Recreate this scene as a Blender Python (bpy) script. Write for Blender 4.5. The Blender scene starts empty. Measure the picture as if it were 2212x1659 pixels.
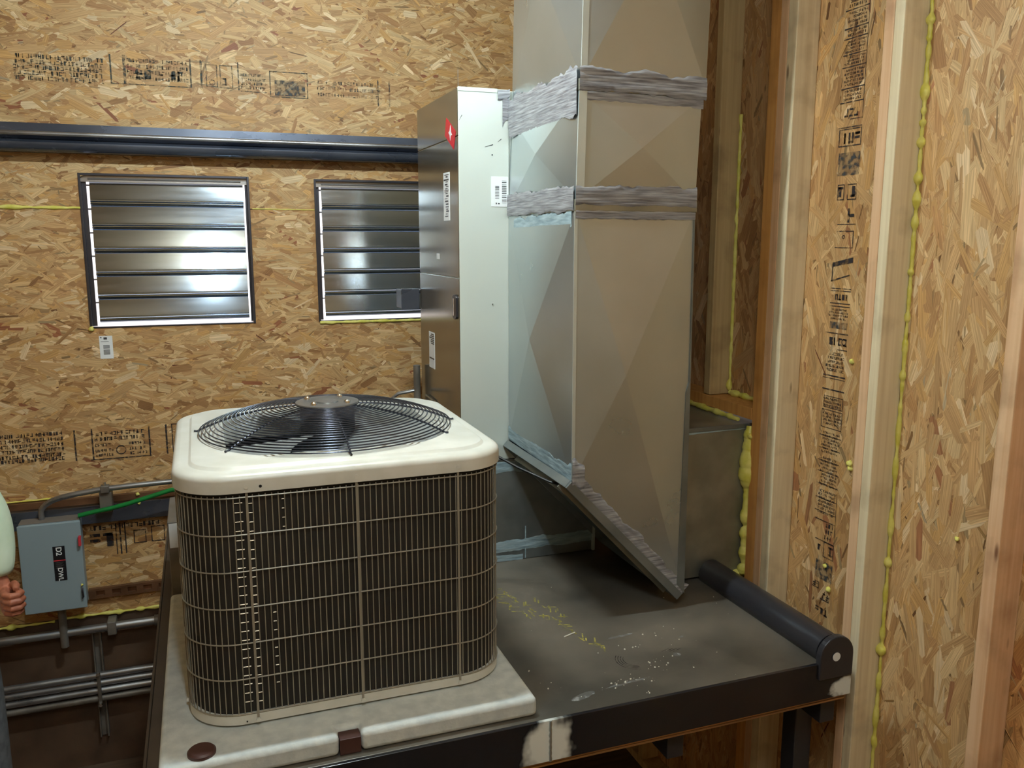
import bpy, bmesh, math, random
import numpy as np
from mathutils import Vector, Matrix, Euler, noise
random.seed(7)
C = bpy.context.scene.collection
R = math.radians
PI = math.pi

# ---------------------------------------------------------------- camera, world, lamps, exposure
cam = bpy.data.cameras.new('camera')
camo = bpy.data.objects.new('camera', cam); C.objects.link(camo)
cam.sensor_width = 36.0
cam.lens = 1834.0 / 2212.0 * 36.0
cam.clip_start = 0.02
camo.location = (0, 0, 0)
camo.rotation_euler = (R(90 - 9.75), 0, R(-20.1))
bpy.context.scene.camera = camo

world = bpy.data.worlds.new('daylight'); bpy.context.scene.world = world
world.use_nodes = True
world.node_tree.nodes['Background'].inputs[0].default_value = (1.0, 0.93, 0.93, 1)
world.node_tree.nodes['Background'].inputs[1].default_value = 1.7

vs = bpy.context.scene.view_settings
vs.view_transform = 'Standard'; vs.look = 'None'; vs.gamma = 1.0; vs.use_curve_mapping = False
vs.exposure = 0.22

FLOOR, CEIL = -2.30, 1.16
LAMPS = [  # x, y, z, along, length, watts, colour
    (0.33, 2.12, 1.06, 'X', 0.34, 76, (0.80, 0.95, 1.0)),
    (0.13, 0.10, 1.06, 'Y', 1.2, 62, (0.80, 0.95, 1.0)),
]

# ---------------------------------------------------------------- materials
def srgb(r, g, b):
    f = lambda c: ((c/255)/12.92) if c/255 <= 0.04045 else (((c/255)+0.055)/1.055)**2.4
    return (f(r), f(g), f(b), 1)
M = {}
def newmat(name, col=(0.5,0.5,0.5,1), rough=0.5, metal=0.0, spec=0.5):
    m = bpy.data.materials.new(name); m.use_nodes = True
    b = m.node_tree.nodes['Principled BSDF']
    b.inputs['Base Color'].default_value = col
    b.inputs['Roughness'].default_value = rough
    b.inputs['Metallic'].default_value = metal
    b.inputs['Specular IOR Level'].default_value = spec
    M[name] = m
    return m
def nodes(m):
    return m.node_tree.nodes, m.node_tree.links, m.node_tree.nodes['Principled BSDF']
def noisy(name, c1, c2, scale=8, stretch=(1,1,1), rough=(0.4,0.6), metal=0.0, bump=0.0, bscale=None, detail=6, spec=0.5, lo=0.35, hi=0.65, rot=(0,0,0)):
    """two colours mixed by object-space noise, with matching roughness and fine relief"""
    m = newmat(name, c1, rough[0], metal, spec)
    n, l, b = nodes(m)
    tc = n.new('ShaderNodeTexCoord'); mp = n.new('ShaderNodeMapping')
    mp.inputs['Scale'].default_value = stretch; mp.inputs['Rotation'].default_value = rot
    l.new(tc.outputs['Object'], mp.inputs[0])
    t = n.new('ShaderNodeTexNoise'); t.inputs['Scale'].default_value = scale; t.inputs['Detail'].default_value = detail
    l.new(mp.outputs[0], t.inputs['Vector'])
    cr = n.new('ShaderNodeValToRGB'); cr.color_ramp.elements[0].position = lo; cr.color_ramp.elements[1].position = hi
    cr.color_ramp.elements[0].color = c1; cr.color_ramp.elements[1].color = c2
    l.new(t.outputs['Fac'], cr.inputs[0]); l.new(cr.outputs[0], b.inputs['Base Color'])
    mr = n.new('ShaderNodeMapRange'); mr.inputs['From Min'].default_value = lo; mr.inputs['From Max'].default_value = hi
    mr.inputs['To Min'].default_value = rough[0]; mr.inputs['To Max'].default_value = rough[1]
    l.new(t.outputs['Fac'], mr.inputs['Value']); l.new(mr.outputs[0], b.inputs['Roughness'])
    if bump:
        t2 = n.new('ShaderNodeTexNoise'); t2.inputs['Scale'].default_value = bscale or scale*6; t2.inputs['Detail'].default_value = 4
        l.new(mp.outputs[0], t2.inputs['Vector'])
        bp = n.new('ShaderNodeBump'); bp.inputs['Strength'].default_value = 0.6; bp.inputs['Distance'].default_value = bump
        l.new(t2.outputs['Fac'], bp.inputs['Height']); l.new(bp.outputs[0], b.inputs['Normal'])
    return m

def strand_mat(name):
    m = newmat(name, (0.5,0.3,0.12,1), 0.55, 0, 0.35)
    n, l, b = nodes(m)
    at = n.new('ShaderNodeAttribute'); at.attribute_name = 'strand_colour'
    uv = n.new('ShaderNodeAttribute'); uv.attribute_name = 'grain_uv'
    mp = n.new('ShaderNodeMapping'); mp.inputs['Scale'].default_value = (9, 420, 1)
    l.new(uv.outputs['Vector'], mp.inputs[0])
    t = n.new('ShaderNodeTexNoise'); t.inputs['Scale'].default_value = 1.0; t.inputs['Detail'].default_value = 3
    l.new(mp.outputs[0], t.inputs['Vector'])
    cr = n.new('ShaderNodeValToRGB'); cr.color_ramp.elements[0].position = 0.3; cr.color_ramp.elements[1].position = 0.7
    cr.color_ramp.elements[0].color = (0.62,0.56,0.5,1); cr.color_ramp.elements[1].color = (1.12,1.12,1.12,1)
    l.new(t.outputs['Fac'], cr.inputs[0])
    mx = n.new('ShaderNodeMix'); mx.data_type = 'RGBA'; mx.blend_type = 'MULTIPLY'; mx.inputs['Factor'].default_value = 1
    l.new(at.outputs['Color'], mx.inputs[6]); l.new(cr.outputs[0], mx.inputs[7])
    l.new(mx.outputs[2], b.inputs['Base Color'])
    return m
strand_mat('osb_strands')
noisy('osb_core', srgb(150,108,62), srgb(186,142,88), 14, (1,1,3), (0.6,0.7), bump=0.0006)
# plain walls out of the photograph's view: same board, strand look from stretched cells
def osb_far(name):
    m = newmat(name, (0.4,0.25,0.1,1), 0.7)
    n, l, b = nodes(m)
    tc = n.new('ShaderNodeTexCoord'); mp = n.new('ShaderNodeMapping'); mp.inputs['Scale'].default_value = (9, 9, 30)
    l.new(tc.outputs['Object'], mp.inputs[0])
    v = n.new('ShaderNodeTexVoronoi'); v.inputs['Scale'].default_value = 1.0
    l.new(mp.outputs[0], v.inputs['Vector'])
    sp = n.new('ShaderNodeSeparateColor'); l.new(v.outputs['Color'], sp.inputs[0])
    cr = n.new('ShaderNodeValToRGB')
    cr.color_ramp.elements[0].color = srgb(176,140,94); cr.color_ramp.elements[1].color = srgb(216,184,138)
    l.new(sp.outputs[0], cr.inputs[0]); l.new(cr.outputs[0], b.inputs['Base Color'])
    return m
osb_far('osb_far')

def lumber(name, c1, c2):
    m = newmat(name, c1, 0.6, 0, 0.35)
    n, l, b = nodes(m)
    tc = n.new('ShaderNodeTexCoord'); oi = n.new('ShaderNodeObjectInfo')
    ad = n.new('ShaderNodeVectorMath'); ad.operation = 'MULTIPLY_ADD'; ad.inputs[1].default_value = (1,1,1)
    cb = n.new('ShaderNodeCombineXYZ'); ml = n.new('ShaderNodeMath'); ml.operation = 'MULTIPLY'; ml.inputs[1].default_value = 13
    l.new(oi.outputs['Random'], ml.inputs[0])
    for i in range(3): l.new(ml.outputs[0], cb.inputs[i])
    l.new(tc.outputs['Object'], ad.inputs[0]); l.new(cb.outputs[0], ad.inputs[2])
    mp = n.new('ShaderNodeMapping'); mp.inputs['Scale'].default_value = (60, 60, 1.6)
    l.new(ad.outputs[0], mp.inputs[0])
    t = n.new('ShaderNodeTexNoise'); t.inputs['Scale'].default_value = 1; t.inputs['Detail'].default_value = 5; t.inputs['Distortion'].default_value = 0.4
    l.new(mp.outputs[0], t.inputs['Vector'])
    cr = n.new('ShaderNodeValToRGB'); cr.color_ramp.elements[0].position = 0.25; cr.color_ramp.elements[1].position = 0.8
    cr.color_ramp.elements[0].color = c1; cr.color_ramp.elements[1].color = c2
    l.new(t.outputs['Fac'], cr.inputs[0])
    # grime blotches
    t2 = n.new('ShaderNodeTexNoise'); t2.inputs['Scale'].default_value = 7; t2.inputs['Detail'].default_value = 6
    l.new(ad.outputs[0], t2.inputs['Vector'])
    c2r = n.new('ShaderNodeValToRGB'); c2r.color_ramp.elements[0].position = 0.3; c2r.color_ramp.elements[1].position = 0.48
    c2r.color_ramp.elements[0].color = (0.72,0.7,0.68,1); c2r.color_ramp.elements[1].color = (1,1,1,1)
    l.new(t2.outputs['Fac'], c2r.inputs[0])
    mx = n.new('ShaderNodeMix'); mx.data_type='RGBA'; mx.blend_type='MULTIPLY'; mx.inputs['Factor'].default_value = 1
    l.new(cr.outputs[0], mx.inputs[6]); l.new(c2r.outputs[0], mx.inputs[7])
    # knots
    v = n.new('ShaderNodeTexVoronoi'); v.inputs['Scale'].default_value = 1; mp2 = n.new('ShaderNodeMapping'); mp2.inputs['Scale'].default_value = (12,12,3.2)
    l.new(ad.outputs[0], mp2.inputs[0]); l.new(mp2.outputs[0], v.inputs['Vector'])
    c3 = n.new('ShaderNodeValToRGB'); c3.color_ramp.elements[0].position = 0.04; c3.color_ramp.elements[1].position = 0.09
    c3.color_ramp.elements[0].color = srgb(120,80,50); c3.color_ramp.elements[1].color = (1,1,1,1)
    l.new(v.outputs['Distance'], c3.inputs[0])
    mx2 = n.new('ShaderNodeMix'); mx2.data_type='RGBA'; mx2.blend_type='MULTIPLY'; mx2.inputs['Factor'].default_value = 0.8
    l.new(mx.outputs[2], mx2.inputs[6]); l.new(c3.outputs[0], mx2.inputs[7])
    l.new(mx2.outputs[2], b.inputs['Base Color'])
    return m
lumber('pine_pale', srgb(212,190,150), srgb(240,226,192))
lumber('pine_pink', srgb(206,158,116), srgb(234,200,160))
lumber('pine_orange', srgb(190,130,66), srgb(222,168,96))
lumber('pine_tan', srgb(176,146,98), srgb(210,184,134))

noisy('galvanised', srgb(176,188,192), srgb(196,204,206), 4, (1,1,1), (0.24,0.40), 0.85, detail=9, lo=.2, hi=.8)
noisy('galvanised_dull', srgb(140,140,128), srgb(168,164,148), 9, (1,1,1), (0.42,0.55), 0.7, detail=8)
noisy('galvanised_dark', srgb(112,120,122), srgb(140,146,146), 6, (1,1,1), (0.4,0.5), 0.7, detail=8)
noisy('corner_strip', srgb(196,208,208), srgb(214,224,222), 8, (1,1,.3), (0.35,0.45), 0.5)
noisy('mastic', srgb(86,84,90), srgb(176,178,182), 6, (2,2,34), (0.35,0.6), 0.0, bump=0.002, bscale=6, lo=0.28, hi=0.74, detail=8)
noisy('mastic_blue', srgb(116,138,148), srgb(172,192,198), 9, (2,2,12), (0.5,0.7), 0.0, bump=0.002, bscale=9, lo=0.3, hi=0.7)
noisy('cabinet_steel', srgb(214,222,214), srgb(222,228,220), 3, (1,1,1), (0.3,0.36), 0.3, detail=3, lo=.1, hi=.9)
noisy('cabinet_side', srgb(128,120,104), srgb(140,132,116), 2, (1,1,1), (0.14,0.22), 0.7, detail=3, lo=.1, hi=.9)  # same steel as the front; brown base puts the reflected boards into colour
noisy('ac_paint', srgb(204,203,192), srgb(216,215,206), 14, (1,1,1), (0.28,0.4), 0.0, detail=5)
newmat('wire_grey', srgb(150,144,130), 0.35, 0.2)
newmat('wire_black', srgb(74,78,90), 0.24, 0.8)
noisy('coil_fins', srgb(22,22,18), srgb(40,34,28), 1.2, (260,260,2), (0.55,0.7), 0.0)
newmat('coil_tube', srgb(150,135,115), 0.35, 0.6)
newmat('shroud_black', srgb(14,14,15), 0.6)
noisy('blade_metal', srgb(168,172,172), srgb(184,188,186), 5, (1,1,1), (0.4,0.5), 0.3)
newmat('hub_grey', srgb(118,118,116), 0.35, 0.6)
newmat('bolt_chrome', srgb(235,235,235), 0.15, 1.0)
noisy('pad_composite', srgb(188,194,192), srgb(208,212,208), 30, (1,1,1), (0.8,0.9), 0.0, bump=0.0022, bscale=95)
newmat('steel_black', srgb(56,56,62), 0.3, 0.35)
noisy('steel_rail', srgb(84,92,108), srgb(106,112,126), 6, (0.6,1,1), (0.24,0.34), 0.7)
noisy('steel_rail_dirty', srgb(66,56,46), srgb(88,76,64), 9, (0.6,1,1), (0.5,0.7), 0.2)
noisy('dark_panel', srgb(70,52,38), srgb(92,70,52), 7, (1,1,1), (0.6,0.75), 0.0, bump=0.001)
newmat('box_grey', srgb(150,168,176), 0.45, 0.1)
newmat('box_top', srgb(120,112,104), 0.6, 0.0)
newmat('label_white', srgb(232,234,234), 0.5)
newmat('label_black', srgb(22,24,30), 0.4)
newmat('label_ink', srgb(60,60,64), 0.5)
newmat('label_red', srgb(205,60,70), 0.4)
newmat('emblem_red', srgb(200,30,50), 0.35)
newmat('green_jacket', srgb(8,120,52), 0.4)
newmat('black_jacket', srgb(22,22,24), 0.45)
noisy('conduit_zinc', srgb(150,152,156), srgb(186,188,190), 12, (0.4,1,1), (0.25,0.4), 0.85)
noisy('strut_zinc', srgb(110,104,96), srgb(140,134,126), 12, (1,1,1), (0.4,0.6), 0.5)
noisy('strut_brown', srgb(96,66,44), srgb(140,102,74), 12, (0.5,1,1), (0.35,0.5), 0.5)
noisy('foam_yellow', srgb(214,206,84), srgb(236,228,130), 26, (1,1,1), (0.4,0.6), 0.0, bump=0.002, bscale=60, spec=0.5)
noisy('shutter_aluminium', srgb(170,184,200), srgb(190,202,214), 3, (0.4,1,6), (0.10,0.16), 1.0)
newmat('shutter_frame', srgb(176,172,170), 0.3, 0.85)
newmat('shutter_dark', srgb(80,80,88), 0.3, 0.8)
noisy('shirt_green', srgb(218,236,208), srgb(230,244,218), 12, (1,1,1), (0.8,0.9), 0.0, bump=0.01, bscale=14)
noisy('skin', srgb(160,92,68), srgb(186,116,88), 30, (1,1,1), (0.45,0.6), bump=.0006, bscale=120)
newmat('shirt_lavender', srgb(190,188,212), 0.8)
noisy('trouser_grey', srgb(92,96,100), srgb(112,116,120), 40, (1,1,1), (0.85,0.95))
newmat('hair_brown', srgb(60,42,30), 0.6)
newmat('boot', srgb(60,46,36), 0.6)
newmat('copper', srgb(176,104,70), 0.3, 0.9)
newmat('plug_brown', srgb(70,42,36), 0.5)
newmat('seam_dark', srgb(46,38,34), 0.7)
noisy('ply_edge', srgb(120,84,48), srgb(186,144,92), 3, (1,1,120), (0.6,0.7), 0.0)
noisy('floor_boards', srgb(74,58,44), srgb(100,80,62), 6, (1,8,1), (0.6,0.75))
newmat('lamp_body', srgb(225,225,220), 0.4)
noisy('debris_pale', srgb(200,196,180), srgb(225,222,208), 30, (1,1,1), (0.6,0.8))

# platform plate: near-black steel with dust, scuffs and rings worn into it
def plate_mat():
    m = noisy('steel_plate', srgb(80,77,70), srgb(122,114,102), 3.2, (1,1,1), (0.3,0.5), 0.25, detail=9, bump=0.0004, bscale=70)
    return m
plate_mat()
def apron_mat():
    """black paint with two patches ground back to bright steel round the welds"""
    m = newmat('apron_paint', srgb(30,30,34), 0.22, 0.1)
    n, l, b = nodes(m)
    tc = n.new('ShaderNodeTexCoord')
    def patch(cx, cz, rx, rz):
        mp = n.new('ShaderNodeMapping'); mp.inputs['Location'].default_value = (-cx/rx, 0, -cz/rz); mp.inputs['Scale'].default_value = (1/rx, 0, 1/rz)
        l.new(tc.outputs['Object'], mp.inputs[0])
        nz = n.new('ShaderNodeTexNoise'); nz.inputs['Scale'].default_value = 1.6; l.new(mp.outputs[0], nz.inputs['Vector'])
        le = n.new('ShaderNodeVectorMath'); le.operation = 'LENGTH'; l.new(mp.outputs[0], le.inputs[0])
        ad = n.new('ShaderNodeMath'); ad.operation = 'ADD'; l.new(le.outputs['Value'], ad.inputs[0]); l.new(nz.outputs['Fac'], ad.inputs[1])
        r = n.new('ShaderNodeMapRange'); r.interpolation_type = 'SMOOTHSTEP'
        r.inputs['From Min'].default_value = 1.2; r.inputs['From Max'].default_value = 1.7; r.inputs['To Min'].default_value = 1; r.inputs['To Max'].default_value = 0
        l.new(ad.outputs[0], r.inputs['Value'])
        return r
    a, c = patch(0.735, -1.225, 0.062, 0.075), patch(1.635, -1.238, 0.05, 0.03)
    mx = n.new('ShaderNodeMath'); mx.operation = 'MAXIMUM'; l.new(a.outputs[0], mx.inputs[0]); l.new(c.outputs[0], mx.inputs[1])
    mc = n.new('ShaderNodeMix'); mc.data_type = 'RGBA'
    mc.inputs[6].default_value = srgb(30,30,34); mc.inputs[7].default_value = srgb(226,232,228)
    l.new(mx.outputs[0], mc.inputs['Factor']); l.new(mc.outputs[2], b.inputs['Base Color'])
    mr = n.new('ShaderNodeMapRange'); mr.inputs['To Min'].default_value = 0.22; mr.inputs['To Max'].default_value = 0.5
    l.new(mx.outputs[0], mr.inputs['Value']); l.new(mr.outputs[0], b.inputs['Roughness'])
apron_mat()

def ink_mat(name, col, cover=0.5):
    """stamped ink, broken up where the board's surface took none"""
    m = newmat(name, col, 0.7)
    n, l, b = nodes(m)
    tc = n.new('ShaderNodeTexCoord')
    t = n.new('ShaderNodeTexNoise'); t.inputs['Scale'].default_value = 60; t.inputs['Detail'].default_value = 4
    l.new(tc.outputs['Object'], t.inputs['Vector'])
    r = n.new('ShaderNodeMapRange'); r.inputs['From Min'].default_value = cover-0.1; r.inputs['From Max'].default_value = cover+0.08
    r.inputs['To Min'].default_value = 0.92; r.inputs['To Max'].default_value = 0.22
    l.new(t.outputs['Fac'], r.inputs['Value']); l.new(r.outputs[0], b.inputs['Alpha'])
    return m
ink_mat('ink_black', srgb(44,38,40), 0.60)
ink_mat('ink_green', srgb(62,66,60), 0.52)
ink_mat('ink_grey', srgb(64,66,66), 0.47)
ink_mat('chalk_yellow', srgb(186,174,84), 0.50)
ink_mat('dust_pale', srgb(150,150,146), 0.43)
ink_mat('dust_dark', srgb(24,22,22), 0.5)

def emit(name, col, s):
    m = newmat(name, col); b = m.node_tree.nodes['Principled BSDF']
    b.inputs['Emission Color'].default_value = (*col[:3], 1); b.inputs['Emission Strength'].default_value = s
    return m

# ---------------------------------------------------------------- mesh helpers
class MB:
    def __init__(s): s.v = []; s.f = []
    def add(s, vs, fs):
        o = len(s.v); s.v += [tuple(v) for v in vs]; s.f += [tuple(i+o for i in f) for f in fs]; return s
    def box(s, x0, x1, y0, y1, z0, z1):
        return s.add([(x0,y0,z0),(x1,y0,z0),(x1,y1,z0),(x0,y1,z0),(x0,y0,z1),(x1,y0,z1),(x1,y1,z1),(x0,y1,z1)],
                     [(0,3,2,1),(4,5,6,7),(0,1,5,4),(1,2,6,5),(2,3,7,6),(3,0,4,7)])
    def loft(s, rings, closed=True, cap0=False, cap1=False):
        n = len(rings[0]); vs = [p for r in rings for p in r]; fs = []
        for i in range(len(rings)-1):
            for j in range(n if closed else n-1):
                k = (j+1) % n
                fs.append((i*n+j, i*n+k, (i+1)*n+k, (i+1)*n+j))
        if cap0: fs.append(tuple(range(n-1,-1,-1)))
        if cap1: fs.append(tuple((len(rings)-1)*n+j for j in range(n)))
        return s.add(vs, fs)
    def tube(s, pts, r, n=10, caps=True, closed=False):
        pts = [Vector(p) for p in pts]; rings = []; prev = None
        m = len(pts)
        for i, p in enumerate(pts):
            if closed: t = (pts[(i+1)%m]-pts[i-1]).normalized()
            else: t = (pts[min(i+1,m-1)]-pts[max(i-1,0)]).normalized()
            if prev is None:
                a = Vector((0,0,1)) if abs(t.z) < 0.9 else Vector((1,0,0))
                u = t.cross(a).normalized()
            else:
                u = (prev - t*prev.dot(t)).normalized()
            prev = u; w = t.cross(u)
            rr = r[i] if isinstance(r, (list,tuple)) else r
            rings.append([p + (u*math.cos(2*PI*k/n)+w*math.sin(2*PI*k/n))*rr for k in range(n)])
        if closed: rings.append(rings[0])
        return s.loft(rings, True, caps and not closed, caps and not closed)
    def prism(s, poly, axis, a, b):
        """poly: 2-D points in the other two axes, swept along axis from a to b"""
        def P(u, v, w): return {'X':(w,u,v),'Y':(u,w,v),'Z':(u,v,w)}[axis]
        return s.loft([[P(u,v,a) for u,v in poly],[P(u,v,b) for u,v in poly]], True, True, True)
    def build(s, name, mat, parent=None, bevel=0, seg=2, smooth=False, ang=35, loc=None):
        me = bpy.data.meshes.new(name); me.from_pydata(s.v, [], s.f); me.update()
        bm = bmesh.new(); bm.from_mesh(me); bmesh.ops.recalc_face_normals(bm, faces=bm.faces); bm.to_mesh(me); bm.free()
        if mat: me.materials.append(M[mat] if isinstance(mat, str) else mat)
        o = bpy.data.objects.new(name, me); C.objects.link(o)
        if parent: o.parent = parent
        if smooth:
            for p in me.polygons: p.use_smooth = True
            try: me.set_sharp_from_angle(angle=R(ang))
            except Exception: pass
        if bevel:
            bv = o.modifiers.new('bevel', 'BEVEL'); bv.width = bevel; bv.segments = seg; bv.limit_method = 'ANGLE'; bv.angle_limit = R(40)
        if loc: o.location = loc
        return o
def tag(o, label=None, cat=None, group=None, kind=None):
    for k, v in (('label',label),('category',cat),('group',group),('kind',kind)):
        if v: o[k] = v
    return o
def root(name, loc=(0,0,0)):
    o = bpy.data.objects.new(name, None); o.empty_display_size = 0.05; C.objects.link(o)
    return o
def box(name, mat, parent, *b, bevel=0.001, **k):
    return MB().box(*b).build(name, mat, parent, bevel=bevel, **k)
def dupe(o, parent, loc=None, rot=None):
    c = o.copy(); C.objects.link(c); c.parent = parent
    if loc is not None: c.location = loc
    if rot is not None: c.rotation_euler = rot
    return c
def rsq(cx, cy, h, r, n=16):
    """rounded square outline, 4*n points"""
    out = []
    for q, (sx, sy) in enumerate(((1,1),(-1,1),(-1,-1),(1,-1))):
        for k in range(n):
            a = q*PI/2 + (PI/2)*k/(n-1)
            out.append((cx+sx*(h-r)+r*math.cos(a), cy+sy*(h-r)+r*math.sin(a)))
    return out

# ---------------------------------------------------------------- oriented strand board
PAL = [(srgb(214,180,130),4),(srgb(204,166,116),5),(srgb(192,152,104),5),(srgb(222,192,144),3),(srgb(172,128,82),2.5),(srgb(202,158,98),3),
       (srgb(150,104,62),.7),(srgb(236,212,172),1.2),(srgb(146,82,54),0.35)]
def strands(name, parent, axis, plane, sgn, u0, u1, z0, z1, density, mean, spread, holes=(), seed=1, tint=(1,1,1), big_=1.0):
    """the pressed wood strands of one board's face, each a thin pointed chip with its own colour and grain direction"""
    rng = np.random.default_rng(seed)
    n = int(density*(u1-u0)*(z1-z0))
    cu = rng.uniform(u0, u1, n); cz = rng.uniform(z0, z1, n)
    L = rng.gamma(5, 0.014, n)+0.02; W = rng.gamma(3, 0.0042, n)+0.003
    L = np.minimum(L, 0.16); W = np.minimum(W, 0.034)
    L *= big_; W *= big_*1.05
    sliver = rng.random(n) < 0.13; W[sliver] *= .28; L[sliver] *= .6
    big = rng.random(n) < 0.05; W[big] *= 1.5
    a = mean + rng.normal(0, spread, n)
    ca, sa = np.cos(a), np.sin(a)
    # six-cornered chip
    t = np.array([-.5,-.38,.42,.5,.36,-.44]); w = np.array([.05,-.5,-.5,.1,.5,.5])
    lt = t[None,:]*L[:,None]*(1+rng.uniform(-.12,.12,(n,6))); lw = w[None,:]*W[:,None]*(1+rng.uniform(-.15,.15,(n,6)))
    U = cu[:,None]+lt*ca[:,None]-lw*sa[:,None]; Zc = cz[:,None]+lt*sa[:,None]+lw*ca[:,None]
    U = np.clip(U, u0, u1); Zc = np.clip(Zc, z0, z1)
    keep = np.ones(n, bool)
    for (a0,a1,b0,b1) in holes:
        keep &= ~(((U>a0)&(U<a1)&(Zc>b0)&(Zc<b1)).any(1))
        keep &= ~((cu>a0)&(cu<a1)&(cz>b0)&(cz<b1))
    idx = np.where(keep)[0]; m = len(idx)
    U, Zc, lt, lw = U[idx], Zc[idx], lt[idx], lw[idx]
    order = np.arange(m)/m
    tiltu = rng.normal(0, 0.010, m)
    D = 0.0003 + 0.0016*order[:,None] + lw*tiltu[:,None]
    if axis == 'Y': co = np.stack([U, plane+sgn*D, Zc], -1)
    else: co = np.stack([plane+sgn*D, U, Zc], -1)
    me = bpy.data.meshes.new(name)
    me.vertices.add(m*6); me.vertices.foreach_set('co', co.reshape(-1).astype(np.float32))
    me.loops.add(m*6); me.loops.foreach_set('vertex_index', np.arange(m*6, dtype=np.int32))
    me.polygons.add(m); me.polygons.foreach_set('loop_start', np.arange(0, m*6, 6, dtype=np.int32)); 
    me.update(calc_edges=True)
    wts = np.array([p[1] for p in PAL], float); wts /= wts.sum()
    pick = rng.choice(len(PAL), m, p=wts); cols = np.array([p[0][:3] for p in PAL])[pick]*rng.normal(1, 0.09, (m,1))
    mean_c = np.array(PAL[1][0][:3])
    cols = np.where(sliver[idx][:,None], cols*.55, mean_c+(cols-mean_c)*(.85 if big_ == 1.0 else .68))*np.array(tint)
    cc = np.ones((m, 6, 4), np.float32); cc[:,:,:3] = cols[:,None,:]
    at = me.attributes.new('strand_colour', 'FLOAT_COLOR', 'POINT'); at.data.foreach_set('color', cc.reshape(-1))
    uv = np.zeros((m,6,3), np.float32); uv[:,:,0] = lt+rng.uniform(0,9,(m,1)); uv[:,:,1] = lw+rng.uniform(0,9,(m,1))
    av = me.attributes.new('grain_uv', 'FLOAT_VECTOR', 'POINT'); av.data.foreach_set('vector', uv.reshape(-1))
    me.materials.append(M['osb_strands'])
    o = bpy.data.objects.new(name, me); C.objects.link(o); o.parent = parent; o['kind'] = 'stuff'
    return o
def board(parent, axis, plane, sgn, u0, u1, z0, z1, holes=(), mean=0.0, spread=0.45, density=4200, seed=1, th=0.012, tint=(1,1,1), big_=1.0):
    us = sorted({u0,u1,*[min(max(h[0],u0),u1) for h in holes],*[min(max(h[1],u0),u1) for h in holes]})
    zs = sorted({z0,z1,*[min(max(h[2],z0),z1) for h in holes],*[min(max(h[3],z0),z1) for h in holes]})
    mb = MB()
    for i in range(len(us)-1):
        for j in range(len(zs)-1):
            mu, mz = (us[i]+us[i+1])/2, (zs[j]+zs[j+1])/2
            if any(h[0]<mu<h[1] and h[2]<mz<h[3] for h in holes): continue
            a, b = plane, plane-sgn*th
            if axis == 'Y': mb.box(us[i],us[i+1],min(a,b),max(a,b),zs[j],zs[j+1])
            else: mb.box(min(a,b),max(a,b),us[i],us[i+1],zs[j],zs[j+1])
    p = mb.build('osb_panel', 'osb_core', parent)
    strands('strand_layer', p, axis, plane, sgn, u0+.001, u1-.001, z0+.001, z1-.001, density, mean, spread, holes, seed, tint, big_)
    return p

YB = 3.85; XR = 1.79; XI = 1.706
W1 = (-0.428, 0.218, -0.362, 0.253); W2 = (0.494, 1.14, -0.366, 0.250)
wall_back = tag(root('wall_back'), 'far wall of strand board with two louvred shutters', 'wall', kind='structure')
G = 0.0015
bp_low = board(wall_back, 'Y', YB, -1, -2.2, 1.79, -1.60, -1.098-G, seed=3, tint=(.96,.94,.9))
bp_mid1 = board(wall_back, 'Y', YB, -1, -2.2, 1.79, -1.098+G, 0.121-G, (W1,W2), seed=4)
bp_top = board(wall_back, 'Y', YB, -1, -2.2, 1.79, 0.121+G, CEIL, (W1,W2), seed=6, tint=(.95,.95,.93))
MB().box(-2.5,1.9,YB+.0,YB+.012,FLOOR,-1.602).build('kick_panel', 'dark_panel', wall_back)
for i, (x0,x1) in enumerate(((-2.5,-2.2),)):
    MB().box(x0,x1,YB,YB+.012,-1.60,CEIL).build('osb_panel', 'osb_far', wall_back)

def light_block(parent, axis, plane, u0, u1, z0, z1, holes, th=.02):
    us = sorted({u0,u1,*[h[0] for h in holes],*[h[1] for h in holes]}); zs = sorted({z0,z1,*[h[2] for h in holes],*[h[3] for h in holes]})
    mb = MB()
    for i in range(len(us)-1):
        for j in range(len(zs)-1):
            mu, mz = (us[i]+us[i+1])/2, (zs[j]+zs[j+1])/2
            if any(h[0]<mu<h[1] and h[2]<mz<h[3] for h in holes): continue
            if axis == 'Y': mb.box(us[i],us[i+1],plane,plane+th,zs[j],zs[j+1])
            else: mb.box(plane,plane+th,us[i],us[i+1],zs[j],zs[j+1])
    return mb.build('light_block_sheet', 'dark_panel', parent)
light_block(wall_back, 'Y', YB+.0125, -2.52, 1.9, FLOOR, CEIL, (W1,W2))  # unseen sheet added behind the boards to stop daylight at the seams
wall_right = tag(root('wall_right'), 'right wall of strand board between pine studs sealed with yellow foam', 'wall', kind='structure')
DUCTHOLE = (2.37, 2.74, -1.15, -0.60)
board(wall_right, 'X', XR, -1, 0.35, 1.392-G, FLOOR, CEIL, mean=PI/2, spread=0.55, seed=11, tint=(1.0,.86,.72), density=2600, big_=1.4)
board(wall_right, 'X', XR, -1, 1.392+G, 1.80-G, FLOOR, CEIL, mean=PI/2, spread=0.42, seed=12, density=3000, big_=1.4)
board(wall_right, 'X', XR, -1, 1.80+G, 2.23-G, FLOOR, CEIL, mean=PI/2, spread=0.42, seed=13, density=3000, tint=(1,.96,.9), big_=1.4)
bp_duct = board(wall_right, 'X', XR, -1, 2.23+G, 3.85, FLOOR, CEIL, (DUCTHOLE,), mean=PI/2, spread=0.42, seed=14, density=2800, tint=(.9,.82,.76), big_=1.4)

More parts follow.
